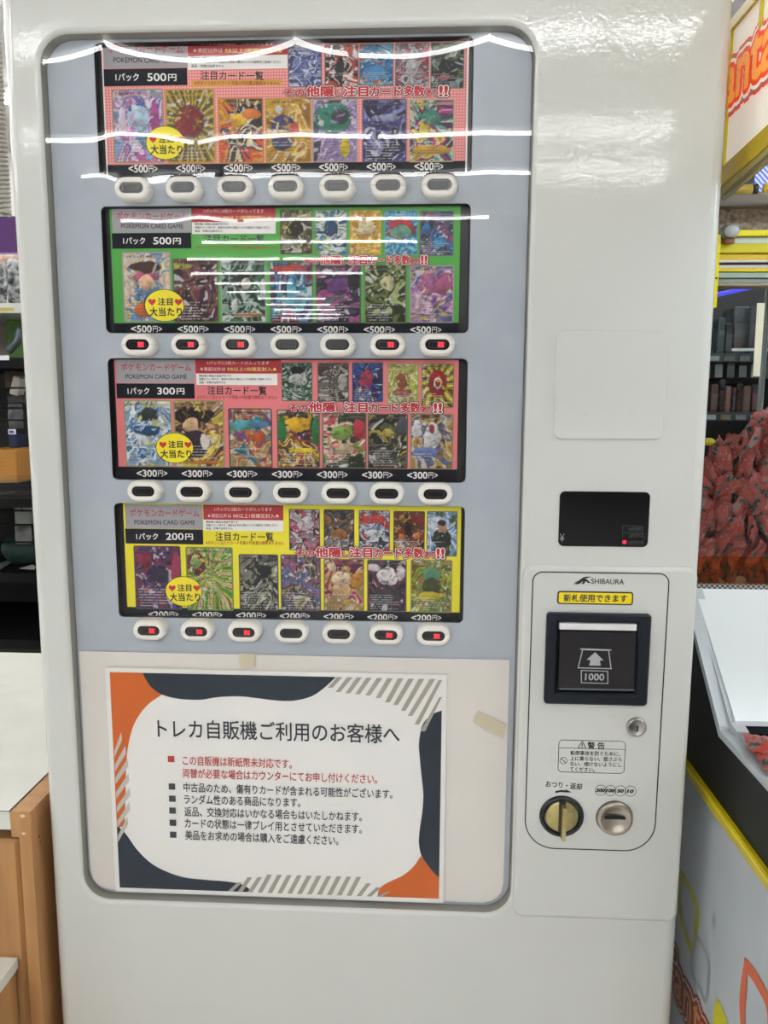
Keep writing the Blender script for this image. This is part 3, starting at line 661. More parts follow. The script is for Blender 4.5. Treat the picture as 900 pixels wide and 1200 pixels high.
def heart(mb, cx, cz, s, y, m):
    P = []
    for k in range(28):
        t = 2*PI*k/28; P.append((cx+s*16*math.sin(t)**3/17, y, cz+s*(13*math.cos(t)-5*math.cos(2*t)-2*math.cos(3*t)-math.cos(4*t))/17))
    mb.poly(P, m)
HALF = bpy.data.materials.new('pink_halftone'); HALF.use_nodes = True
_n, _l = nodes(HALF); tc = _n.new('ShaderNodeTexCoord'); mp = _n.new('ShaderNodeMapping'); mp.inputs['Scale'].default_value = (320, 0, 320)
vr = _n.new('ShaderNodeTexVoronoi'); vr.inputs['Randomness'].default_value = 0; vr.inputs['Scale'].default_value = 1
rp = _n.new('ShaderNodeValToRGB'); rp.color_ramp.elements[0].position = .3; rp.color_ramp.elements[1].position = .4
rp.color_ramp.elements[0].color = lin('eeb0a8')+(1,); rp.color_ramp.elements[1].color = lin('e07a7c')+(1,)
_l.new(tc.outputs['Object'], mp.inputs['Vector']); _l.new(mp.outputs['Vector'], vr.inputs['Vector']); _l.new(vr.outputs['Distance'], rp.inputs['Fac']); _l.new(rp.outputs['Color'], _n['Principled BSDF'].inputs['Base Color'])
for si, d in enumerate(SH):
    zx0, zx1, zz0, zz1 = slot_rects[si]; zz1 = min(zz1, WZ1-.005)
    x0, x1, z0, z1 = pxr(*d['sheet'], SHEET_Y); z1 = min(z1, zz1-.001); z0 = max(z0, zz0+.0006)
    root = thing('card_price_sheet', SHLAB[si], 'price sheet', ((x0+x1)/2, SHEET_Y, z0), 'printed card sheets in the slots')
    bgm = HALF if si == 0 else mat(d['bg'], .45)
    m = MB(); m.box(x0, x1, SHEET_Y, SHEET_Y+.0008, z0, z1, bgm); m.build('backing_sheet', root)
    def blk(name, key, hm, k=1):
        q = pxr(*d[key], lay(k)); mb = MB(); rect(mb, max(q[0], x0), q[1], q[2], min(q[3], z1), lay(k), hm); return mb.build(name, root)
    tb = blk('title_block', 'title', GREY); nb = blk('price_block', 'navy', NV); rb = blk('red_block', 'red', RED2); wb = blk('white_block', 'white', WT)
    a, b_, t, bo = d['title']; hgt = bo-t; wid = b_-a; mb = MB()
    T(mb, 'ポケモンカードゲーム', (a+.055*wid, t+.33*hgt), (a+.955*wid, t+.35*hgt), .32*hgt, lay(2), TITLER, .012)
    T(mb, 'POKEMON CARD GAME', (a+.115*wid, t+.73*hgt), (a+.90*wid, t+.745*hgt), .185*hgt, lay(2), TX, .012)
    mb.build('lettering', tb)
    a, b_, t, bo = d['navy']; hgt = bo-t; wid = b_-a; mb = MB(); my = (t+bo)/2
    T(mb, '1パック', (a+.14*wid, my), (a+.42*wid, my), .46*hgt, lay(2), WT, .02)
    T(mb, PRICES[si], (a+.52*wid, my), (a+.75*wid, my), .48*hgt, lay(2), WT, .02); T(mb, '円', (a+.77*wid, my+.02*hgt), (a+.87*wid, my+.02*hgt), .42*hgt, lay(2), WT, .02)
    mb.build('lettering', nb)
    a, b_, t, bo = d['red']; hgt = bo-t; wid = b_-a; mb = MB(); YL = mat('f0dc70', .5)
    T(mb, NOTE1[si], (a+.14*wid, t+.27*hgt), (a+.86*wid, t+.28*hgt), .26*hgt, lay(2), mat('f4d8d0', .5), .006)
    T(mb, '★表記以外は', (a+.05*wid, t+.71*hgt), (a+.35*wid, t+.715*hgt), .27*hgt, lay(2), mat('f4d8d0', .5), .006)
    T(mb, NOTE2[si]+'★', (a+.375*wid, t+.715*hgt), (a+.95*wid, t+.725*hgt), .29*hgt, lay(2), YL if si != 3 else mat('f4d8c8', .5), .008)
    mb.build('lettering', rb)
    a, b_, t, bo = d['white']; hgt = bo-t; wid = b_-a; mb = MB()
    for q, (s_, ww) in enumerate((('開封後の商品は返品不可です', .40), ('状態はプレイ用です、美品をお求めの際はシングル販売をご利用ください', .90), ('返品・交換は出来ません', .33))):
        T(mb, s_, (a+.035*wid, t+(.18+.29*q)*hgt), (a+(.035+ww)*wid, t+(.19+.29*q)*hgt), .21*hgt, lay(2), TX, .02, res=1)
    mb.build('lettering', wb)
    mb = MB(); a, b_, y_ = d['head']; T(mb, '注目カード一覧', (a, y_-.3), (b_, y_+.3), 10.6, lay(2), TX, .016); mb.build('heading_lettering', root)
    a, b_, y_ = d['line']; mb = MB()
    if si == 0:
        q = pxr(a-4, b_+3, y_-3.7, y_+3.5, lay(1)); rect(mb, *q, lay(1), mat('d89a38', .5))
    T(mb, '※ボタンと当たりカード写真の列位置は関係ありません', (a, y_-.2), (b_, y_+.3), 4.6, lay(2), mat('8a2818' if si == 0 else 'a82820', .5), .01, res=1)
    mb.build('small_print', root)
    # black price strip
    t, bo = d['strip']; q = pxr(d['sheet'][0], d['sheet'][1], t, bo, lay(1)); mb = MB(); rect(mb, x0, x1, max(q[2], z0), q[3], lay(1), NV); ps = mb.build('price_strip', root)
    xa_, xb_, ya, yb2, pw, ph = d['price']; mb = MB()
    for j in range(7):
        cx_ = xa_+(xb_-xa_)*j/6; cy_ = ya+(yb2-ya)*j/6
        T(mb, '<'+PRICES[si], (cx_-pw*.5, cy_), (cx_+pw*.17, cy_), ph*1.0, lay(2), WT, .03); T(mb, '円', (cx_+pw*.20, cy_), (cx_+pw*.36, cy_), ph*.85, lay(2), WT, .012); T(mb, '>', (cx_+pw*.39, cy_), (cx_+pw*.5, cy_), ph*.62, lay(2), WT, .02)
    mb.build('lettering', ps)
    if si == 0:
        m = MB(); rect(m, x1-.0018, x1, z0, z1, lay(3), WT); m.build('white_margin', root); m = MB(); rect(m, x0, x0+.0014, z0, z1, lay(3), WT); m.build('white_margin', root)
    # the twelve card pictures
    for ci, (pal, frm, blobs, sty) in enumerate(CARDS[si]):
        if ci < 7: q = pxr(*d['big'][ci], lay(2)); yy = lay(2)
        else: q = pxr(*d['top'][ci-7], lay(2)); yy = lay(2)
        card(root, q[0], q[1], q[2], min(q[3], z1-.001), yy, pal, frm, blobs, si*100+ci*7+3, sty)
    # red banner
    a, b_, ya, yb2, hp = d['ban']; mb = MB(); segs = [('その', 0, .125, .62), ('他隠', .13, .305, .95), ('し', .31, .355, .55), ('注目', .36, .515, .98), ('カード', .525, .715, .9), ('多数', .725, .86, .98), ('あり', .865, .94, .62), ('!!', .945, 1.0, .95)]
    for kk, (off, hm) in enumerate(((.16, mat('1c1014', .5)), (.095, mat('f2e8e4', .5)), (.04, mat('b81c2a', .5)))):
        for s_, f0, f1, hf in segs:
            ym = ya+(yb2-ya)*(f0+f1)/2+hp*(1-hf)*.35
            T(mb, s_, (a+(b_-a)*f0, ym), (a+(b_-a)*f1, ym), hp*hf, lay(4+kk), hm, off*(1.25 if hf < .7 and kk == 2 else 1), base=.04)
    mb.build('banner_lettering', root)
    # round sticker
    cx_, cy_, rx_, ry_ = d['st']; c0 = at(cx_, cy_, lay(4)); RX = at(cx_+rx_, cy_, lay(4))[0]-c0[0]; RZ = c0[2]-at(cx_, cy_+ry_, lay(4))[2]
    mb = MB(); disc(mb, c0[0], c0[2], RX, RZ, lay(4), mat('2a2408', .5)); disc(mb, c0[0], c0[2], RX*.965, RZ*.96, lay(5), mat('f0e01c', .45)); so = mb.build('round_sticker', root)
    mb = MB(); T(mb, '注目', (cx_-.34*rx_, cy_-.24*ry_), (cx_+.42*rx_, cy_-.24*ry_), .48*ry_, lay(6), TX, .03); T(mb, '大当たり', (cx_-.75*rx_, cy_+.38*ry_), (cx_+.88*rx_, cy_+.38*ry_), .56*ry_, lay(6), TX, .03)
    for hx in (-.62, .70):
        p = at(cx_+hx*rx_, cy_-.22*ry_, lay(6)); heart(mb, p[0], p[2], RX*.2, lay(6), mat('c01c2c', .5))
    mb.build('lettering', so)

# ------------------------------------------------------------------ the notice in the lower window
PY = PANEL_Y-.0012
BP = bump_mat('creased_paper', 'e2ddd6', .75, 5, .004, .12, hex2='e6e1da', detail=4)
a = at(95.5, 765, PY); b_ = at(594, 771, PY); c = at(108, 1052, PY); e = at(589, 1067, PY)
px0, px1 = min(a[0], c[0]), max(b_[0], e[0]); pz0, pz1 = WZ0+.006, (a[2]+b_[2])/2
bpm = MB()
NXp, NZp = 40, 24
def pcr(u, v):
    x = px0+(px1-px0)*u; z = pz0+(pz1-pz0)*v; rc = .026; ex = max(px0+rc-x, x-px1+rc); ez = pz0+rc-z
    if ex > 0 and ez > 0:          # rounded lower corners
        d = math.hypot(ex, ez); q = max(ex, ez)/d if d > 0 else 1; sg = 1 if x < (px0+px1)/2 else -1; cx = px0+rc if sg > 0 else px1-rc
        x = cx-sg*ex*q; z = pz0+rc-ez*q
    return (x, PY-.0004-.0012*max(0, mnoise.noise(Vector((x*9, z*9, 3.1))))*(1 if 0.02 < u < .98 else 0), z)
bpm.add([pcr(i/NXp, j/NZp) for j in range(NZp+1) for i in range(NXp+1)], [(j*(NXp+1)+i, j*(NXp+1)+i+1, (j+1)*(NXp+1)+i+1, (j+1)*(NXp+1)+i) for j in range(NZp) for i in range(NXp)], BP, True)
bpo = bpm.build('backing_paper', loc=(0, PY, pz0)); tag(bpo, 'large blank off-white paper sheet behind the printed notice in the window', 'paper')
TAPE = mat('cfc6a8', .35)
def tape(pts, lab, dy):
    m = MB(); P = [at(x, y, PY-dy) for x, y in pts]; m.add(P+[(p[0], p[1]+.0003, p[2]) for p in P], [(0, 1, 2, 3), (7, 6, 5, 4), (0, 4, 5, 1), (1, 5, 6, 2), (2, 6, 7, 3), (3, 7, 4, 0)], TAPE)
    return tag(m.build('adhesive_tape', loc=tuple(P[3])), lab, 'tape', 'yellowed tape strips')
tape([(555, 846), (561, 833), (593, 850), (590, 866)], 'slanted yellowed tape strip right of the notice', .0034)
tape([(281, 781), (281, 766), (298, 766.5), (299, 782)], 'short yellowed tape strip above the notice', .0034)
NY_ = PY-.0030
x0, x1, z0, z1 = pxr(125.5, 525, 784, 1058, NY_)
ax0 = (at(130, 787, NY_)[0]+at(139, 1040, NY_)[0])/2; ax1 = (at(518.5, 796, NY_)[0]+at(514, 1053, NY_)[0])/2
az1 = (at(130, 787.5, NY_)[2]+at(518.5, 796, NY_)[2])/2; az0 = (at(139, 1040, NY_)[2]+at(514, 1053, NY_)[2])/2
mg = .0055
nt_ = thing('printed_notice', 'white A3 notice with orange and navy shapes and Japanese text taped in the window', 'notice', ((ax0+ax1)/2, NY_, az0-mg))
m = MB(); m.box(ax0-mg, ax1+mg, NY_, NY_+.0007, az0-mg, az1+mg, mat('efeeea', .35)); m.build('laminated_sheet', nt_)
def cr(pts, n=6):
    """smooth curve through pixel points"""
    P = [pts[0]]+list(pts)+[pts[-1]]; out = []
    for i in range(1, len(P)-2):
        p0, p1, p2, p3 = [np.array(q, float) for q in P[i-1:i+3]]
        for k in range(n):
            t = k/n; out.append(tuple(.5*((2*p1)+(-p0+p2)*t+(2*p0-5*p1+4*p2-p3)*t*t+(-p0+3*p1-3*p2+p3)*t**3)))
    out.append(pts[-1]); return out
def NP(pts, k):
    P = []
    for x, y in pts:
        w = at(x, y, NY_-k*.00015); P.append((min(max(w[0], ax0), ax1), w[1], min(max(w[2], az0), az1)))
    return P
ORM = mat('c8601a', .6, spec=.2); NVM = mat('1a2836', .6, spec=.2); STR = mat('a8a296', .6, spec=.2)
m = MB()
m.poly(NP([(128, 785), (167, 786)]+cr([(167, 789), (176, 804), (190, 814)])+cr([(190, 814), (172, 827), (158, 847), (151, 870), (148, 895), (147, 935), (146, 968)])+[(134, 970)], 1), ORM)
m.poly(NP(cr([(493, 1003), (485, 1015), (472, 1026), (455, 1034), (445, 1041), (442, 1052)])+[(442, 1058), (518, 1058), (516, 1026)]+cr([(513.5, 1028), (507, 1021), (500, 1012), (493, 1003)]), 1), ORM)
m.build('orange_shape', nt_)
m = MB()
m.poly(NP([(167, 780), (393, 785)]+cr([(393, 794), (380, 806), (365, 816), (345, 821), (325, 821), (300, 818), (280, 816), (255, 817), (235, 820), (210, 819), (190, 814), (176, 804), (167, 789)]), 2), NVM)
m.poly(NP(cr([(517.3, 832.7), (505, 838), (495, 850), (491, 870), (491.6, 885), (494, 910), (496, 930), (495, 950), (491.5, 975), (491, 990), (494, 1003), (500, 1012), (507, 1021), (513.5, 1028)])+[(525, 1028), (525, 832)], 2), NVM)
m.poly(NP([(130, 967)]+cr([(138, 968), (148, 978), (160, 995), (175, 1010), (192, 1020), (215, 1028), (240, 1031), (265, 1033), (285, 1037), (298, 1047)])+[(298, 1056), (132, 1056)], 2), NVM)
m.build('navy_shape', nt_)
m = MB()
for (tx, ty, bx_, by) in ((410, 794, 396, 811), (421, 794, 407.5, 812.5), (432.5, 795, 419, 813.5), (445, 795, 431, 815), (457, 795.5, 443, 818), (469.5, 796, 454, 823), (482, 796, 463.5, 826), (494, 796, 472.5, 833), (507, 796.5, 480.5, 839), (517, 800, 488.5, 849), (518, 820, 495.5, 857), (398, 794, 387, 806)):
    m.add(NP([(tx-3.2, ty-3), (tx+3.2, ty-3), (bx_+2.8, by), (bx_-2.8, by)], 3), [(0, 1, 2, 3)], STR)
for i in range(16):
    bx_ = 270+11.6*i; by = 1045+.45*i; top = 1024+.3*i if i > 2 else (1034 if i == 0 else 1028); top = top if i < 13 else 1030+(i-12)*5
    m.add(NP([(bx_-3, by+6), (bx_+2.6, by+6), (bx_+14, top), (bx_+8.5, top)], 3), [(0, 1, 2, 3)], STR)
LST = mat('c4c0b6', .45)
for i, (ty, wd) in enumerate(((862, 9), (878, 13), (893, 15), (910, 15.5), (927, 16), (944, 15), (961, 12))):
    x_ = 134+.7*i; m.add(NP([(x_, ty+18), (x_, ty+26), (x_+wd, ty+5), (x_+wd-1, ty-4)], 3), [(0, 1, 2, 3)], LST)
m.build('stripe_pattern', nt_)
m = MB(); k_ = NY_-.0006; TXD = mat('1e2430', .5); RDT = mat('b83428', .5); BUL = mat('33373a', .5)
T(m, 'トレカ自販機ご利用のお客様へ', (184.5, 853.5), (468.5, 860.5), 22.5, k_, TXD, .012, res=4)
m.build('title_lettering', nt_)
m = MB()
for s_, a, b_, hm in (('この自販機は新紙幣未対応です。', (214, 891), (342, 895.3), RDT), ('両替が必要な場合はカウンターにてお申し付けください。', (214, 906), (442, 913), RDT),
                      ('中古品のため、傷有りカードが含まれる可能性がございます。', (215, 922.5), (460, 930.5), TXD), ('ランダム性のある商品になります。', (215.5, 936.5), (352, 940.5), TXD),
                      ('返品、交換対応はいかなる場合もはいたしかねます。', (216, 951), (424, 957), TXD), ('カードの状態は一律プレイ用とさせていただきます。', (216.5, 964.5), (424, 971.5), TXD), ('美品をお求めの場合は購入をご遠慮ください。', (217, 978.5), (396.5, 985), TXD)):
    T(m, s_, a, b_, 11.5, k_, hm, .014)
for x, y, hm in ((200.5, 889.5, RDT), (201.5, 921.8, BUL), (202, 936, BUL), (202.2, 950, BUL), (202.6, 964.2, BUL), (203, 978.2, BUL)):
    rect(m, *pxr(x-3.8, x+3.8, y-3.6, y+3.6, k_), k_, hm)
m.build('body_lettering', nt_)

# ------------------------------------------------------------------ left: counter and low cabinet
CT = .958
cn = thing('shop_counter', 'wooden counter with white laminate top and battered wood edge left of machine', 'counter', (-.9, .28, 0))
m = MB(); m.box(-1.7, -.4255, -.013, .575, .933, CT, LAMIN); m.build('worktop', cn)
m = MB(); m.box(-.4262, -.4250, -.0135, .575, CT-.0005, CT+.0003, mat('3a342e', .6)); m.box(-1.7, -.425, -.0135, -.013, .9325, .9335, mat('3a342e', .6)); m.box(-1.7, -.425, -.0136, -.013, .9573, .958, mat('3a342e', .6)); m.build('joint_line', cn)
m = MB()
m.loft([[(-.425, -.013, .924), (-.4015, -.013, .924), (-.4, -.0115, .924), (-.4, .575, .924), (-.425, .575, .924)], [(-.425, -.013, CT-.001), (-.4015, -.013, CT-.001), (-.4, -.0115, CT-.001), (-.4, .575, CT-.001), (-.425, .575, CT-.001)]], WOOD, True, True)
m.build('edge_rail', cn)
m = MB(); m.box(-.4155, -.4, -.013, .575, 0, .924, WOOD); m.build('end_panel', cn)
m = MB(); m.box(-1.7, -.4155, .05, .575, 0, .933, mat('4a3018', .7)); m.build('carcass', cn)
m = MB(); q = pxr(-40, 24, 985, 1118, -.004)
m.loft([rrect(-1.1, q[1], .60, q[3], .002, .05), rrect(-1.1, q[1], .60, q[3], .002, .001), rrect(-1.1+.004, q[1]-.004, .604, q[3]-.004, .002, -.003)], WOOD, True, True); m.build('drawer_front', cn)
m = MB(); CH = mat('d8c4a0', .8)
for (yy, zz, s_) in ((-.0132, .952, .004), (-.0131, .929, .003), (.004, .915, .003), (.006, .907, .0025)):
    x_ = -.41 if yy < 0 else -.3998
    P = [(x_+(s_*math.cos(t)*random.Random(int(t*9)).uniform(.5, 1.2) if yy < 0 else 0), yy+(0 if yy < 0 else s_*math.cos(t)*.6), zz+s_*.6*math.sin(t)) for t in [2*PI*k/9 for k in range(9)]]
    m.poly(P, CH if yy < 0 else mat('3a2c1e', .8))
m.build('chipped_veneer', cn)
lc = thing('low_cabinet', 'low wooden cabinet with a white shelf top in front of the counter', 'cabinet', (-.9, -.15, 0))
m = MB(); m.box(-1.3, -.4315, -.30, -.006, .742, .756, LAMIN); m.build('shelf_top', lc)
m = MB(); m.box(-1.3, -.434, -.295, -.008, 0, .742, WOOD); m.build('body', lc)

# ------------------------------------------------------------------ left background: black rack and its goods
RY = 1.45
def P3(x, y, Y=RY): return Vector(at(x, y, Y))
BK = mat('0a0a0b', .6, spec=.15)
rk = thing('display_rack', 'tall black metal display rack behind the counter', 'rack', (-1.45, RY+.2, 0))
rxL, rxR = -1.9, -1.0
m = MB()
for x_ in (rxL, rxR):
    for y_ in (RY-.02, RY+.42): m.box(x_-.015, x_+.015, y_-.015, y_+.015, 0, 1.64, BK)
m.box(rxL, rxR, RY+.42, RY+.44, 0, 1.6, mat('08080a', .6)); m.build('frame', rk)
def zy(py, Y=RY): return float(at(10, py, Y)[2])
for yy in (420, 575, 668, 745):
    z_ = zy(yy); MB().box(rxL, rxR, RY-.04, RY+.42, z_-.03, z_, BK).build('shelf', rk)
m = MB()
for yy in (455, 478, 492, 596, 612, 632):
    z_ = zy(yy); m.cyl((rxL, RY-.045, z_), (rxR, RY-.045, z_), .003, BK, 6)
m.build('wire_guard', rk)
m = MB(); q = pxr(-8, 10, 417, 422, RY-.045); m.box(q[0], q[1], RY-.044, RY-.0405, q[2], q[3], mat('d8dce0', .5)); mo = m.build('price_tag', rk)
# goods: each one its own thing
def good_box(name, lab, cat, px, Y, depth, m_, tilt=0., bev=.004):
    x0, x1, z0, z1 = pxr(*px, Y); mb = MB()
    L = [inset(x0, x1, z0, z1, .006, bev, Y+depth, 3), rrect(x0, x1, z0, z1, .006, Y+depth-bev, 3), rrect(x0, x1, z0, z1, .006, Y+bev, 3), inset(x0, x1, z0, z1, .006, bev, Y, 3)]
    mb.loft(L, m_, True, True)
    if tilt:
        cx, cz = (x0+x1)/2, z0; c_, s_ = math.cos(tilt), math.sin(tilt)
        mb.v = [(cx+(x-cx)*c_-(z-cz)*s_, y, cz+(x-cx)*s_+(z-cz)*c_) for x, y, z in mb.v]
    return tag(mb.build(name, loc=((x0+x1)/2, Y, z0)), lab, cat)
def label_on(o, px, Y, m_):
    mb = MB(); rect(mb, *pxr(*px, Y), Y, m_); return mb.build('printed_face', o)
FOIL = bump_mat('crinkled_foil_bag', '34393c', .25, 45, .02, .8, hex2='b4b8ba', lo=.4, hi=.62)
CLEAR, _, _ = clear_mat('clear_plastic', 1.5, .03, (.93, .95, .96, 1), 1.4)
def pouch(name, lab, cat, px, Y, thick, m_, seed, group=None, tilt=0.):
    x0, x1, z0, z1 = pxr(*px, Y); N = 12; mb = MB(); rnd = random.Random(seed); off = rnd.random()*50
    for sgn in (-1, 1):
        V = []
        for j in range(N+1):
            for i in range(N+1):
                u, v = i/N, j/N; e = (max(0, math.sin(PI*u))*max(0, math.sin(PI*v)))**.6
                x = x0+(x1-x0)*u; z = z0+(z1-z0)*v
                V.append((x, Y+sgn*(thick/2*e*(1+.5*mnoise.noise(Vector((x*40+off, z*40, sgn)))) )+.006*mnoise.noise(Vector((x*25+off, z*25, 5)))*e, z))
        mb.add(V, [(j*(N+1)+i, j*(N+1)+i+1, (j+1)*(N+1)+i+1, (j+1)*(N+1)+i) for j in range(N) for i in range(N)], m_, True)
    if tilt:
        cx, cz = (x0+x1)/2, z0; c_, s_ = math.cos(tilt), math.sin(tilt)
        mb.v = [(cx+(x-cx)*c_-(z-cz)*s_, y, cz+(x-cx)*s_+(z-cz)*c_) for x, y, z in mb.v]
    return tag(mb.build(name, loc=((x0+x1)/2, Y, z0)), lab, cat, group)
# shelf on top of the rack with bagged goods, purple header board
m = MB(); q = pxr(-60, 40, 357, 366, RY); t_ = rk
m.box(q[0]-.3, rxR, RY+.004, RY+.42, q[2], q[3]-.003, mat('b8b4ac', .4)); m.build('pale_shelf', t_)
m = MB(); m.box(q[0]-.3, rxR, RY-.004, RY+.004, q[2]-.002, q[3]+.004, mat('c8c8c4', .3)); so = m.build('front_rail', t_)
m = MB(); qq = pxr(-30, 16, 360.5, 364.5, RY-.0045); m.box(qq[0], qq[1], RY-.0055, RY-.004, qq[2], qq[3], mat('b0a848', .5)); m.build('price_strip', t_)
m = MB()
for x_ in (rxL+.02, rxR-.02): m.box(x_-.01, x_+.01, RY+.39, RY+.41, zy(420), q[3], BK)
m.build('shelf_support', t_)
pouch('foil_bag', 'crinkled silver bag at the right end of the pale metal shelf', 'bag', (8, 30, 303, 356), RY+.12, .07, FOIL, 1)
pouch('foil_bag', 'crinkled silver bag left of another on the pale shelf', 'bag', (-16, 7, 306, 356), RY+.03, .07, FOIL, 2)
good_box('orange_packet', 'orange and white topped packet between the silver bags', 'packet', (-2, 24, 298, 340), RY+.22, .04, bump_mat('orange_print', 'b86a28', .5, 30, 0, hex2='d8d0c4'))
q = pxr(-90, 30, 254, 298, RY+.44); m = MB(); m.loft([rrect(q[0], q[1]+.1, q[2], q[3], .01, RY+.455), rrect(q[0], q[1]+.1, q[2], q[3], .01, RY+.438)], mat('431a56', .5, spec=.2), True, True)
m.box(q[0], q[1]+.1, RY+.434, RY+.438, q[2], q[2]+.004, mat('8a6aa8', .4)); m.box(q[0]+.1, q[0]+.13, RY+.44, RY+.46, 1.5, q[2], BK); m.box(q[1]-.05, q[1]-.02, RY+.44, RY+.46, 1.5, q[2], BK)
m.build('header_board', rk)
q = pxr(-90, 40, 367, 416, RY+.4); m = MB(); m.box(q[0], q[1], RY+.40, RY+.415, q[2], q[3], mat('b4aea2', .7)); m.build('back_board', rk)
gf = good_box('green_folder', 'green folder standing upright on the top of the rack', 'folder', (7, 30, 369, 418.5), RY+.2, .012, mat('4c7a28', .5)); gf.location.z = zy(420)+.0008
m = MB(); A1 = P3(10, 414, RY+.1); B1 = P3(23, 384, RY+.1); m.tube([A1+Vector((0, 0, .005)), (A1+B1)/2+Vector((0, .02, 0)), B1], .012, mat('6a7478', .4, .5), 8); tag(m.build('grey_strap', loc=tuple(A1)), 'slanted grey plastic strap leaning on the green folder', 'strap')
good_box('blue_packet', 'small blue packet under the top rack shelf', 'packet', (8, 17, 424, 432), RY+.05, .02, mat('2450a8', .4))
o = good_box('boxed_figure', 'slanted white and orange box on the middle of the rack', 'box', (9, 18, 440, 463), RY+.03, .05, mat('a8a098', .5), -.3)
good_box('brown_carton', 'dark brown carton under the top rack shelf', 'carton', (5, 18, 434, 455), RY+.12, .06, mat('4a3c34', .6))
pouch('grey_packet', 'grey plastic packet behind the wire guard on the rack', 'packet', (10, 27, 473, 502), RY+.03, .04, bump_mat('grey_film', '4a4e50', .3, 20, .01, .5, hex2='6a6e70'), 5)
good_box('dark_carton', 'black carton above the grey plastic packet', 'carton', (8, 28, 463, 473), RY+.05, .08, mat('202224', .4))
m = MB(); q = pxr(10, 18, 503, 509, RY-.05); m.box(q[0], q[1], RY-.052, RY-.046, q[2], q[3], mat('c8d0e0', .5)); rect(m, q[0]+.004, q[1]-.004, q[2]+.004, q[3]-.004, RY-.0525, mat('3a4878', .5)); m.build('price_tag', rk)
good_box('navy_carton', 'navy blue carton below the small white price tag', 'carton', (10, 20, 509, 526), RY+.08, .06, mat('141c48', .5))
AMB = mat('b07828', .5); o = good_box('amber_box', 'amber yellow cardboard box with punched holes on the rack', 'box', (-24, 20.5, 527, 566), RY-.02, .16, AMB)
m = MB()
for xx in (2, 5.5):
    for yy in (537, 541.5, 546): p = at(xx, yy, RY-.0205); disc(m, p[0], p[2], .0016, .0016, RY-.0206, mat('5a3a10', .6), 10)
m.build('punched_hole', o)
x0, x1, z0, z1 = pxr(-12, 31, 548, 571, RY-.16); m = MB()
m.loft([rrect(x0+.01, x1-.01, z0, z0+.001, .0004, RY-.16)], CLEAR)
def tray(mb, x0, x1, y0, y1, z0, z1, w, m_):
    mb.box(x0, x1, y0, y1, z0, z0+w, m_)
    for a in ((x0, x1, y0, y0+w), (x0, x1, y1-w, y1), (x0, x0+w, y0+w, y1-w), (x1-w, x1, y0+w, y1-w)): mb.box(*a, z0+w, z1, m_)
m = MB(); tray(m, x0, x1, RY-.03-.12, RY-.03, zy(575)+.001, zy(575)+.05, .003, CLEAR)
tag(m.build('clear_tray', loc=(x0, RY-.1, zy(575))), 'clear plastic tray in front of the amber box', 'tray')
MB().box(rxL, rxR, RY-.20, RY-.04, zy(575)-.025, zy(575), BK).build('shelf_extension', rk)
o = good_box('grey_card', 'grey card with black angular lettering behind the wire', 'card', (16, 36, 581, 615), RY+.02, .012, mat('8e948e', .5))
m = MB(); strokes_y = RY+.0195
for (xa_, ya, xb_, yb2) in ((18, 596, 21, 585), (21, 585, 27, 600)):
    A1 = Vector(at(xa_, ya, strokes_y)); B1 = Vector(at(xb_, yb2, strokes_y)); d_ = (B1-A1).normalized(); nn = Vector((-d_.z, 0, d_.x))*.002
    m.add([A1-nn, B1-nn, B1+nn, A1+nn], [(0, 1, 2, 3)], mat('202420', .5))
m.build('printed_strokes', o)
pouch('clear_bag', 'grey-white bagged item below the grey lettered card', 'bag', (18, 37, 615, 638), RY+.03, .05, bump_mat('bag_grey', '6a6e6c', .3, 25, .01, .6, hex2='8a8e8c'), 9)
p = P3(6, 640, RY-.02); m = MB(); m.sphere((p[0], RY+.08, zy(668)+.052), .055, bump_mat('dark_teal_cloth', '0c2824', .6, 20, .004, .5, hex2='123a34'), 18, (1.2, .9, .94)); tag(m.build('teal_cushion', loc=(p[0], RY+.08, zy(668))), 'dark teal round cushion on the lower rack shelf', 'cushion')
def sheet_on(name, lab, px_pts, z_, m_):
    P = [at(x, y, z_, 2) for x, y in px_pts]; mb = MB(); mb.add(list(P)+[(p[0], p[1], p[2]-.0012) for p in P], [tuple(range(len(P))), tuple(range(len(P), 2*len(P)))[::-1]]+[(i, len(P)+i, len(P)+(i+1) % len(P), (i+1) % len(P)) for i in range(len(P))], m_)
    return tag(mb.build(name, loc=tuple(P[0])), lab, 'paper')
zs = zy(668)+.0015
sheet_on('white_leaflet', 'grey-white leaflet lying flat left on the lower rack shelf', [(-6, 662), (8, 657), (21, 655.5), (12, 660), (0, 667)], zs, mat('8a8e8c', .5))
sheet_on('white_leaflet', 'small white leaflet lying right on the lower rack shelf', [(23, 666), (38, 661.5), (42, 664), (40, 667)], zs, mat('b4b2b0', .5))
# ribbed hose hanging by the machine's top left corner
m = MB(); hx = P3(1.5, 180, .75); RIB = mat('a8a49a', .5)
zt, zb = 3.3, P3(4, 252, .75)[2]
n_ = 0; z_ = zb
pts = []
for k in range(1500):
    t = k/10; z_ = zb+t*.0145*.62
    if z_ > 2.3: break
    pts.append((hx[0]+.010*math.cos(2*PI*t), .75+.010*math.sin(2*PI*t), z_))
m.tube(pts, .0042, RIB, 6); m.tube([(hx[0], .75, 2.29), (hx[0], .75, HC)], .004, RIB, 6)
tag(m.build('coiled_cord', loc=(hx[0], .75, zb)), 'pale ribbed spiral cord hanging at the top left of the machine', 'cord')

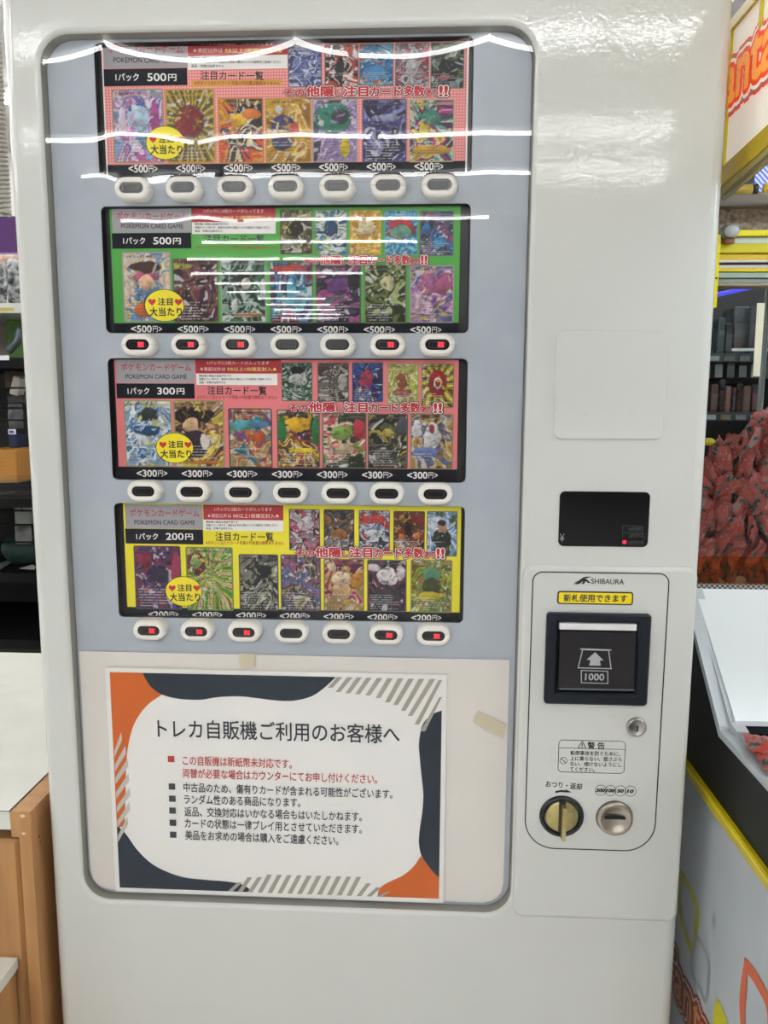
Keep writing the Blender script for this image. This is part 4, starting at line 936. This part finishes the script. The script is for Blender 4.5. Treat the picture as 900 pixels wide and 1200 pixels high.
# ------------------------------------------------------------------ right: crane game
AX = .42
CG = thing('crane_game', 'white and yellow crane game cabinet to the right of the vending machine', 'arcade machine', (.85, .3, 0))
SIDE = bump_mat('silver_side_panel', 'b4bcc2', .35, 8, 0, hex2='aeb6bd')
CGX1 = 1.25
def side_prism(name, prof, x0, x1, m_, parent=CG):
    mb = MB(); n_ = len(prof); A = [(x0, y, z) for y, z in prof]; B = [(x1, y, z) for y, z in prof]
    mb.loft([A, B], m_); mb.poly(A, m_); mb.poly(B, m_); return fix_normals(mb.build(name, parent))
side_prism('lower_body', [(-.34, .06), (.85, .06), (.85, .985), (-.34, .985)], AX, CGX1, SIDE)
side_prism('plinth', [(-.32, 0), (.83, 0), (.83, .06), (-.32, .06)], AX+.02, CGX1-.02, BK)
side_prism('yellow_trim', [(-.344, .979), (.85, .987), (.85, 1.003), (-.344, .994)], AX-.005, AX, mat('c8b400', .3))
side_prism('trim_bead', [(-.344, .989), (.85, .997), (.85, 1.000), (-.344, .992)], AX-.0065, AX-.005, mat('dcd030', .3))
side_prism('black_band', [(-.34, .985), (.85, .985), (.85, 1.20), (.15, 1.20), (.103, 1.163), (0, 1.069), (-.34, 1.071)], AX, CGX1, mat('0e1011', .4, spec=.2))
RIM = mat('b4bcc2', .3)
side_prism('rim', [(-.34, 1.0712), (0, 1.0702), (.103, 1.1635), (.15, 1.2005), (.15, 1.2135), (.101, 1.173), (0, 1.083), (-.002, 1.0788), (-.34, 1.0795)], AX, AX+.012, RIM)
side_prism('inner_rim', [(-.02, 1.072), (.001, 1.072), (.15, 1.2006), (.15, 1.211), (-.001, 1.089), (-.02, 1.085)], AX+.012, AX+.026, RIM)
# sloping white deck
DECK = mat('dfe6ea', .25)
m = MB()
a0, a1 = (-.004, 1.0915), (.150, 1.2105)
m.loft([[(AX+.0165, a0[0], a0[1]), (AX+.0165, a1[0], a1[1]), (AX+.0165, a1[0], a1[1]-.006), (AX+.0165, a0[0], a0[1]-.006)],
        [(CGX1, a0[0], a0[1]), (CGX1, a1[0], a1[1]), (CGX1, a1[0], a1[1]-.006), (CGX1, a0[0], a0[1]-.006)]], DECK, True, True); m.build('sloping_deck', CG)
m = MB(); m.box(AX+.035, CGX1, .004, .008, 1.06, 1.086, mat('2a2e32', .4)); m.build('chute_mouth', CG)
m = MB(); m.box(AX+.012, CGX1, -.34, -.0205, 1.055, 1.0735, mat('98a0a6', .3)); m.build('front_shelf', CG)
# honeycomb strip under the glass
HON = bpy.data.materials.new('punched_metal'); HON.use_nodes = True
_n, _l = nodes(HON); tc = _n.new('ShaderNodeTexCoord'); mp = _n.new('ShaderNodeMapping'); mp.inputs['Scale'].default_value = (210, 0, 210); mp.inputs['Rotation'].default_value = (0, .78, 0)
vr = _n.new('ShaderNodeTexVoronoi'); vr.inputs['Randomness'].default_value = 0; vr.inputs['Scale'].default_value = 1
rp = _n.new('ShaderNodeValToRGB'); rp.color_ramp.elements[0].position = .36; rp.color_ramp.elements[1].position = .46; rp.color_ramp.elements[0].color = lin('3a3838')+(1,); rp.color_ramp.elements[1].color = lin('a8a6a4')+(1,)
_l.new(tc.outputs['Object'], mp.inputs['Vector']); _l.new(mp.outputs['Vector'], vr.inputs['Vector']); _l.new(vr.outputs['Distance'], rp.inputs['Fac']); _l.new(rp.outputs['Color'], _n['Principled BSDF'].inputs['Base Color'])
GY = .152
def gz(py, Y=GY): return float(at(860, py, Y)[2])
m = MB(); m.box(AX+.003, CGX1, GY-.001, GY+.006, gz(697.5), gz(684.5), HON); m.build('punched_strip', CG)
m = MB(); m.box(AX+.012, CGX1, GY+.008, .80, gz(697.5)-.006, gz(697.5), mat('6a2a28', .6)); m.build('prize_bed', CG)
# glass front, frame rails above it
m = MB(); m.box(AX+.006, CGX1, GY, GY+.004, gz(684.5), gz(336), clear_mat('cabinet_glass', 1.5, 0, (.9, .93, .93, 1), 1.)[0]); m.build('front_glass', CG)
m = MB(); m.box(AX+.006, CGX1, GY-.0012, GY-.0004, gz(684.5), gz(652), clear_mat('orange_film', 1.45, .1, (.96, .78, .52, 1), .6)[0]); m.build('tinted_film', CG)['label'] = 'translucent orange film strip along the glass bottom'
rails = [(271, 278, 'e8d800', .004), (278.5, 287, 'd0dcdc', .010), (287, 298, 'c8bc10', .002), (298.5, 306, 'd8b830', .006), (306, 308.5, 'd8d8d8', .004), (308.5, 311.5, '5a2830', .008), (311.5, 315.5, 'c8c8c8', .006), (315.5, 319.5, 'e0c820', .003),
         (320, 326.5, '9cb0a4', .006), (326.5, 328, '4a5048', .009), (328, 333, '8a908a', .006), (333, 336, '988c78', .004)]
for y0_, y1_, h_, dy in rails:
    m = MB(); z0_, z1_ = gz(y1_), gz(y0_); slab(m, AX+.012, CGX1, z0_, z1_, .001, GY-.012+dy, GY+.02, .0008, mat(h_, .35), 2); m.build('frame_rail', CG)
pX = at(842, 315, GY-.014)[0]
m = MB(); m.box(AX+.0005, AX+.017, GY-.016, GY+.02, gz(362), gz(278), mat('e4d400', .35)); po = m.build('corner_post', CG)
m = MB(); p = at(839.5, 326, GY-.0165); m.cyl((p[0], GY-.017, p[2]), (p[0], GY-.0158, p[2]), .0012, BK, 8); m.box(AX+.0005, AX+.006, GY-.0165, GY-.016, gz(321.6), gz(320.4), BK); m.build('screw', po)
# mesh band, foam bar, header interior
MESH = bump_mat('brown_mesh', '6a5c50', .5, 160, .002, .6, hex2='a89484')
m = MB(); m.box(AX+.006, CGX1, GY+.01, GY+.016, gz(272), gz(222), MESH); m.build('mesh_panel', CG)
m = MB(); m.box(AX+.006, CGX1, GY-.006, GY+.009, gz(243), gz(229), mat('6e655c', .5)); m.build('dark_rail', CG)
FOAM = bump_mat('yellow_foam_wrap', 'd8b030', .6, 40, .004, .6, hex2='e8d060')
zf = float(at(870, 221, .11)[2]); m = MB(); pts = []
for k in range(60):
    x_ = AX+.012+k*.014; pts.append((x_, .11+.0015*mnoise.noise(Vector((x_*40, 1, 2))), zf+.002*mnoise.noise(Vector((x_*30, 4, 2)))))
m.tube(pts[:3], .0055, mat('a89038', .5), 12); m.tube(pts[3:], .0052, FOAM, 12); m.cyl(Vector(pts[2])+Vector((.002, 0, 0)), Vector(pts[2])+Vector((.006, 0, 0)), .0058, mat('2a2620', .5), 12)
m.build('foam_bar', CG)
HOLO = bpy.data.materials.new('blue_hologram'); HOLO.use_nodes = True
_n, _l = nodes(HOLO); tc = _n.new('ShaderNodeTexCoord'); wv = _n.new('ShaderNodeTexWave'); wv.inputs['Scale'].default_value = 90; wv.inputs['Distortion'].default_value = 1; wv.bands_direction = 'DIAGONAL'
rp = _n.new('ShaderNodeValToRGB'); rp.color_ramp.elements[0].color = lin('3a78d8')+(1,); rp.color_ramp.elements[1].color = lin('d8e0f0')+(1,); e_ = rp.color_ramp.elements.new(.5); e_.color = lin('8a80d0')+(1,)
_l.new(tc.outputs['Object'], wv.inputs['Vector']); _l.new(wv.outputs['Fac'], rp.inputs['Fac']); _l.new(rp.outputs['Color'], _n['Principled BSDF'].inputs['Base Color'])
_l.new(rp.outputs['Color'], _n['Principled BSDF'].inputs['Emission Color']); _n['Principled BSDF'].inputs['Emission Strength'].default_value = .7
m = MB(); m.box(AX+.006, CGX1, .24, .246, gz(228, .24), gz(150, .24), HOLO); m.build('backlit_hologram_panel', CG)
q = pxr(866, 886.5, 130, 226, .225); m = MB(); m.box(q[0], q[1], .225, .235, q[2], q[3], mat('1a1c22', .4)); m.build('speaker_post', CG)
# lamp
p = at(857, 271, GY-.02); m = MB(); m.sphere((p[0], GY-.022, p[2]), .0082, mat('b8c0c4', .25), 16, (1.1, 1, .95)); lo = m.build('indicator_lamp', CG)
m = MB(); m.sphere((p[0]-.002, GY-.012, p[2]), .0098, mat('70726e', .4), 14, (1, .7, 1)); m.box(p[0]-.006, p[0]+.005, GY-.02, GY-.006, p[2]-.0135, p[2]-.008, mat('7a4a30', .5)); m.build('lamp_base', lo)
# header box with the sign on its side
HZ0, HZ1 = 1.712, 2.05
WARM = mat('e2dfd8', .4); LITW = mat('e6e0d4', .4, emit=.42, name='lit_sign_panel')
side_prism('header_box', [(-.30, HZ0+.014), (.098, HZ0), (.098, 1.905), (-.30, 1.905)], AX, AX+.004, LITW)
side_prism('header_front', [(-.31, HZ0+.01), (-.30, HZ0+.01), (-.30, 1.92), (-.31, 1.92)], AX, CGX1, WARM)
side_prism('header_top', [(-.30, 1.905), (.55, 1.905), (.55, 1.93), (-.30, 1.93)], AX, CGX1, mat('c8b400', .3))
TRM = mat('c8ae00', .35)
side_prism('header_trim', [(-.30, HZ0+.012), (.098, HZ0-.008), (.098, HZ0+.013), (-.30, HZ0+.033)], AX-.004, AX, TRM)
side_prism('header_lip', [(-.30, HZ0+.008), (.098, HZ0-.016), (.098, HZ0-.008), (-.30, HZ0+.012)], AX-.002, AX+.004, mat('a89a60', .4))
side_prism('header_lip', [(-.30, HZ0+.004), (.098, HZ0-.022), (.098, HZ0-.016), (-.30, HZ0+.008)], AX+.001, AX+.005, mat('8a8060', .4))
side_prism('header_trim', [(-.30, 1.872), (.098, 1.872), (.098, 1.884), (-.30, 1.884)], AX-.004, AX, TRM)
side_prism('side_trim', [(.088, HZ0), (.098, HZ0), (.098, 1.885), (.088, 1.885)], AX-.003, AX, mat('d8c820', .35))
side_prism('side_trim', [(.008, 1.84), (.013, 1.84), (.013, 1.885), (.008, 1.885)], AX-.003, AX, mat('d8c820', .35))
side_prism('header_dark_panel', [(-.30, 1.886), (.098, 1.886), (.098, 1.905), (-.30, 1.905)], AX-.001, AX, mat('4a3a34', .5))
# strip lamp of the play field
m = MB(); m.box(AX+.05, CGX1-.05, -.14, -.12, 1.80, 1.812, mat('e8f4ff', .5, emit=28., name='strip_lamp')); m.build('strip_lamp', CG)
m = MB(); m.box(AX+.05, CGX1-.05, -.16, -.10, 1.812, 1.824, mat('d0d0cc', .4)); m.box(AX+.012, AX+.05, -.135, -.125, 1.814, 1.822, STEEL); m.build('lamp_housing', CG)
# side panels of the header interior / cabinet back and roof
m = MB(); m.box(CGX1-.012, CGX1, GY, .85, 1.0, 1.93, WARM); m.build('far_side_panel', CG)
m = MB(); m.box(AX, CGX1, .84, .85, 1.2, 1.25, mat('c8b400', .3)); m.build('back_rail', CG)
# sign lettering: Fanta..., on the plane x = AX, reading towards -Y
def side_text(mb, s, Y0, Z0, w, h, m_, off, base, k, slope=0., shear=0.):
    text_box(mb, s, (AX-.0006-k*.0004, Y0, Z0), (0, -1, slope), (0, 0, 1), w, h, m_, off, base=base, shear=shear)
SGN = MB()
for k, (off, h_) in enumerate(((.20, 'd8402c'), (.165, '8a7468'), (.135, 'f0e4dc'), (.09, 'e04818'), (.03, 'f0a040'))):
    side_text(SGN, 'Fanta', .138, 1.792, .172, .060, mat(h_, .45, emit=.42), off, .03, k, -.02)
SGN.build('sign_lettering', CG)
st_ = MB()
for i in range(4):
    z_ = 1.800+.009*i
    for yy, ww in ((.098, .012), (.065, .010), (.048, .008), (.021, .007)):
        st_.add([(AX-.0032, yy, z_), (AX-.0032, yy-ww, z_-.001), (AX-.0032, yy-ww, z_+.0012), (AX-.0032, yy, z_+.0022)], [(0, 1, 2, 3)], mat('f4d8a0', .45))
st_.build('sign_highlight', CG)
# lower logo and leaf outlines on the silver side
LG = MB()
for k, (off, h_) in enumerate(((.17, '7a3020'), (.12, 'd0b8a0'), (.08, '8a2c1c'), (.01, 'c08a50'))):
    side_text(LG, 'Fantas', .118, .668, .185, .056, mat(h_, .4), off, .01, k, .06)
LG.build('side_lettering', CG)
def side_ring(name, pts, w, m_, k=0):
    P = cr([tuple(p) for p in pts]+[tuple(pts[0])], 6)[:-1]; c0 = np.mean(np.array(P), 0); mb = MB(); x_ = AX-.0006-k*.0003
    out = [(x_, y, z) for y, z in P]; inn = []
    for y, z in P:
        v = np.array([y, z])-c0; L_ = np.linalg.norm(v); f = max(.05, (L_-w)/L_); inn.append((x_, c0[0]+v[0]*f, c0[1]+v[1]*f))
    mb.loft([out, inn], m_); return mb.build(name, CG)
side_ring('leaf_outline', [(.094, .845), (.060, .848), (.024, .838), (.020, .815), (.024, .785), (.036, .765), (.062, .768), (.085, .775), (.098, .805)], .013, mat('b8b420', .4))
side_ring('leaf_outline', [(.030, .800), (.008, .806), (-.019, .800), (-.023, .775), (-.019, .742), (.005, .738), (.034, .742), (.037, .770)], .008, mat('98a0a4', .4), 1)
side_ring('leaf_outline', [(-.108, .873), (-.135, .878), (-.170, .872), (-.180, .84), (-.172, .79), (-.150, .775), (-.118, .785), (-.103, .82)], .015, mat('c85828', .4))
side_ring('dot_outline', [(-.018, .854), (-.024, .866), (-.030, .854), (-.024, .842)], .002, mat('98a0a4', .4)); side_ring('dot_outline', [(-.0205, .854), (-.024, .861), (-.0275, .854), (-.024, .847)], .006, mat('98a0a4', .4))
mb = MB(); mb.poly([(AX-.0006, y, z) for y, z in cr([(-.045, .772), (-.062, .774), (-.085, .765), (-.092, .74), (-.085, .71), (-.05, .715), (-.04, .74), (-.045, .772)])[:-1]], mat('c8c418', .4)); mb.build('leaf_spot', CG)
mb = MB(); mb.poly([(AX-.0006, y, z) for y, z in cr([(.13, .80), (.108, .802), (.100, .78), (.104, .745), (.13, .74), (.13, .80)])[:-1]], mat('b0ac18', .4)); mb.build('leaf_spot', CG)

# prizes: red packets, one mesh kind in a few wrinkled variants
PKT = bpy.data.materials.new('red_packet_print'); PKT.use_nodes = True
_n, _l = nodes(PKT); tc = _n.new('ShaderNodeTexCoord'); n1 = _n.new('ShaderNodeTexNoise'); n1.inputs['Scale'].default_value = 80; n1.inputs['Detail'].default_value = 4; mp = _n.new('ShaderNodeMapping'); mp.inputs['Scale'].default_value = (1.3, 1.3, .55); mp.inputs['Rotation'].default_value = (0, .35, 0)
rp = _n.new('ShaderNodeValToRGB'); rp.color_ramp.interpolation = 'CONSTANT'
for i, (p_, h_) in enumerate(((0, '2a2828'), (.40, '666865'), (.445, 'a23c32'), (.56, 'b88a80'), (.575, '8e332c'))):
    e_ = rp.color_ramp.elements[i] if i < 2 else rp.color_ramp.elements.new(p_)
    e_.position = p_; e_.color = lin(h_)+(1,)
_l.new(tc.outputs['Object'], mp.inputs['Vector']); _l.new(mp.outputs['Vector'], n1.inputs['Vector']); _l.new(n1.outputs['Fac'], rp.inputs['Fac']); _l.new(rp.outputs['Color'], _n['Principled BSDF'].inputs['Base Color']); _n['Principled BSDF'].inputs['Roughness'].default_value = .3
def packet_mesh(seed):
    rnd = random.Random(seed); mb = MB(); w_, h_, t_ = .030, .046, .010; nx, ny = 8, 12; off = seed*7.3
    for sg in (-1, 1):
        V = []
        for j in range(ny+1):
            for i in range(nx+1):
                u, v = i/nx-.5, j/ny-.5; e = max(0, 1-(2*abs(u))**2)*max(0, min(1, (1-2*abs(v)-.10)/.35))
                zig = .0012*(1 if i % 2 else -1) if j in (0, ny) else 0
                bend = .004*mnoise.noise(Vector((u*2+off, v*2, 1)))+.0025*mnoise.noise(Vector((u*7+off, v*7, 2)))
                V.append((u*w_*(1-.12*e), sg*t_/2*math.sqrt(max(e, 0))+bend, v*h_+zig))
        mb.add(V, [(j*(nx+1)+i, j*(nx+1)+i+1, (j+1)*(nx+1)+i+1, (j+1)*(nx+1)+i) for j in range(ny) for i in range(nx)], PKT, True)
    return mb
PK = []
for s_ in range(4):
    o = packet_mesh(s_).build('red_packet'); PK.append(o)
rnd = random.Random(4)
def place_packet(loc, rot, lab, group, k=None, sc_=1.):
    src = PK[rnd.randrange(4) if k is None else k]; c = src.copy(); COL.objects.link(c); c.location = loc; c.rotation_euler = rot; c.scale = (sc_,)*3
    tag(c, lab, 'packet', group); return c
zb_ = gz(697.5)
PILE = 'red snack packet in the heap behind the crane game glass'
n_ = 0
for iy in range(2):
    for ix in range(9):
        for iz in range(15):
            x_ = AX+.028+ix*.026+rnd.uniform(-.009, .009); z_ = zb_+.027+iz*.0150+rnd.uniform(-.006, .006); y_ = GY+.026+iy*.026+rnd.uniform(-.007, .007)
            top = zb_+.195+.025*(ix-1)/6+.012*iy
            if z_ > top or (ix == 0 and z_ > zb_+.17): continue
            place_packet((x_, y_, z_), (rnd.uniform(-.3, .3), rnd.gauss(0, .5), rnd.uniform(-1.1, 1.1)), PILE, 'red packets heaped in the crane game', None, .9); n_ += 1
for (px_, py_, ry, rx, k_) in ((872, 528, 1.1, .9, 0), (884, 505, .45, .2, 1), (897, 500, -.5, .1, 2), (890, 522, 1.9, .6, 3), (862, 533, 1.5, .9, 1), (899, 530, 1.2, .4, 0)):
    w = at(px_, py_, GY+.055); place_packet(tuple(w), (rx, ry, .2), 'red snack packet sticking out of the top of the heap', 'red packets on top of the heap', k_)
m = MB(); w = at(827, 518, GY+.02); m.sphere((w[0]+.004, GY+.03, w[2]), .008, mat('c8b820', .4), 12, (1.6, .8, .7)); m.tube([(w[0]+.004, GY+.03, w[2]), (w[0]-.002, GY+.03, w[2]-.004)], .004, mat('4a4418', .5)); 
tag(m.build('yellow_prize_tag', loc=(w[0], GY+.03, w[2])), 'small yellow plastic tag at the left top of the packet heap', 'tag')
place_packet((AX+.025, -.058, 1.0868), (PI/2-.06, 0, -.25), 'red packet lying on top in the tray below the white deck', 'red packets in the tray', 1, 1.15)
place_packet((AX+.022, -.094, 1.0848), (PI/2, 0, -.15), 'darker red packet under another in the tray below the deck', 'red packets in the tray', 2, 1.05)
for o in PK: bpy.data.objects.remove(o)
# claw pole and tape strip
m = MB(); A1 = at(895, 405, .30); B1 = at(888, 515, .30); m.cyl((B1[0], .30, B1[2]-.02), (B1[0], .30, 1.75), .0042, mat('a8b0b4', .2, .9), 12); m.build('chrome_pole', CG)
m = MB(); P = [at(x, y, GY-.002) for x, y in ((887.5, 355), (896.5, 355), (890.5, 441), (882.5, 441))]; m.add(list(P)+[(p[0], p[1]+.001, p[2]) for p in P], [(0, 1, 2, 3), (7, 6, 5, 4), (0, 4, 5, 1), (1, 5, 6, 2), (2, 6, 7, 3), (3, 7, 4, 0)], mat('d8d4bc', .5)); m.build('cream_tape', CG)
m = MB(); A1 = at(838, 346, .6); B1 = at(905, 331, .6); m.cyl(A1, B1, .004, mat('4a48d8', .4, emit=1.2), 8); m.build('blue_light_tube', CG)

# rack of boxed goods seen through the glass
GR = thing('goods_rack', 'dark shelving with wrapped boxed goods seen through the crane game glass', 'rack', (1.2, 1.75, 0))
gx0, gx1, gY = .72, 1.75, 1.55
def hz_(py): return float(at(860, py, gY)[2])
for yy in (415, 484, 560):
    z_ = hz_(yy); MB().box(gx0, gx1, gY, gY+.38, z_-.02, z_, mat('1c2022', .4)).build('shelf', GR)
    m = MB(); m.box(gx0, gx1, gY-.006, gY, z_-.024, z_+.003, mat('30363a', .3)); m.build('price_rail', GR)
m = MB()
for x_ in (gx0, gx1): m.box(x_-.015, x_+.015, gY, gY+.38, 0, 2.1, BK)
m.box(gx0, gx1, gY+.38, gY+.395, 0, 2.1, mat('16181c', .5)); m.build('frame', GR)
m = MB(); z_ = hz_(410)
m.box(1.0, gx1, gY-.010, gY-.006, z_-.004, z_+.004, mat('c0c8cc', .3)); m.build('bright_strip', GR)
boxc = ['3a4448', '2c3034', '443a38', '384850', '50403a', '2a2c38', '4a4a4c', '603c34', '38383e', '5a4c40', '30383c', '4a3430']
bl = [('tall dark wrapped box at the left on the upper goods shelf', 842, 850, 366, 409), ('grey wrapped box second from the left on the upper goods shelf', 850, 859, 372, 409), ('large glossy wrapped box in the middle of the upper goods shelf', 860, 878, 352, 409), ('dark wrapped box at the right on the upper goods shelf', 880, 896, 352, 409),
      ('small brown box at the left of the middle goods shelf', 834, 842, 446, 480), ('grey box with pale face on the middle goods shelf', 843, 850, 440, 480), ('reddish box in the middle of the middle goods shelf', 851, 857, 448, 480), ('dark blue box on the middle goods shelf', 858, 863, 450, 480), ('pale pink box on the middle goods shelf', 864, 871, 445, 480), ('brown box right on the middle goods shelf', 872, 880, 448, 480), ('dark red box at the right end of the middle shelf', 881, 892, 446, 480)]
fc = ['485458', '4c5254', '56666e', '4a4a50', '5a4038', '7a7670', '8a5a4a', '38405c', '9a7a72', '6a4c44', '6c3a34']
for i, (lab, xa_, xb_, ya, yb2) in enumerate(bl):
    o = good_box('boxed_goods', lab, 'box', (xa_, xb_, ya, yb2), gY+.02+.012*(i % 3), .10, bump_mat('wrapped_box', boxc[i], .22, 18, .004, .4, hex2=fc[i]), 0, .003)
    o['group'] = 'wrapped boxes on the goods rack'
    bb = o.location; zz_ = hz_(415 if i < 4 else 484)
    o.location.z += zz_-bb.z+.0005
    label_on(o, (xa_+1, xb_-1, ya+(yb2-ya)*.35, yb2-4), gY+.0195+.012*(i % 3), bump_mat('box_art', fc[i], .3, 22, 0, hex2=boxc[(i+5) % 12]))
m = MB()
for k in range(14):
    x_ = .80+.045*k; m.box(x_, x_+.03, gY-.010, gY-.006, hz_(484)-.02, hz_(484)-.006, mat(('8a9296', '6a5a4a', '586068')[k % 3], .4)); m.box(x_, x_+.03, gY-.010, gY-.006, hz_(415)-.02, hz_(415)-.006, mat(('7a8a8e', '4a5a50', '586068')[k % 3], .4))
m.build('price_tag', GR)
m = MB()
for k in range(11):
    x_ = .82+.036*k; m.box(x_, x_+.022, gY+.015, gY+.12, hz_(442), hz_(428)+.004*((k*7) % 3), mat(('505a5c', '6a7476', '3c4446')[k % 3], .4))
o = m.build('hanging_card_row', GR); o['kind'] = 'stuff'
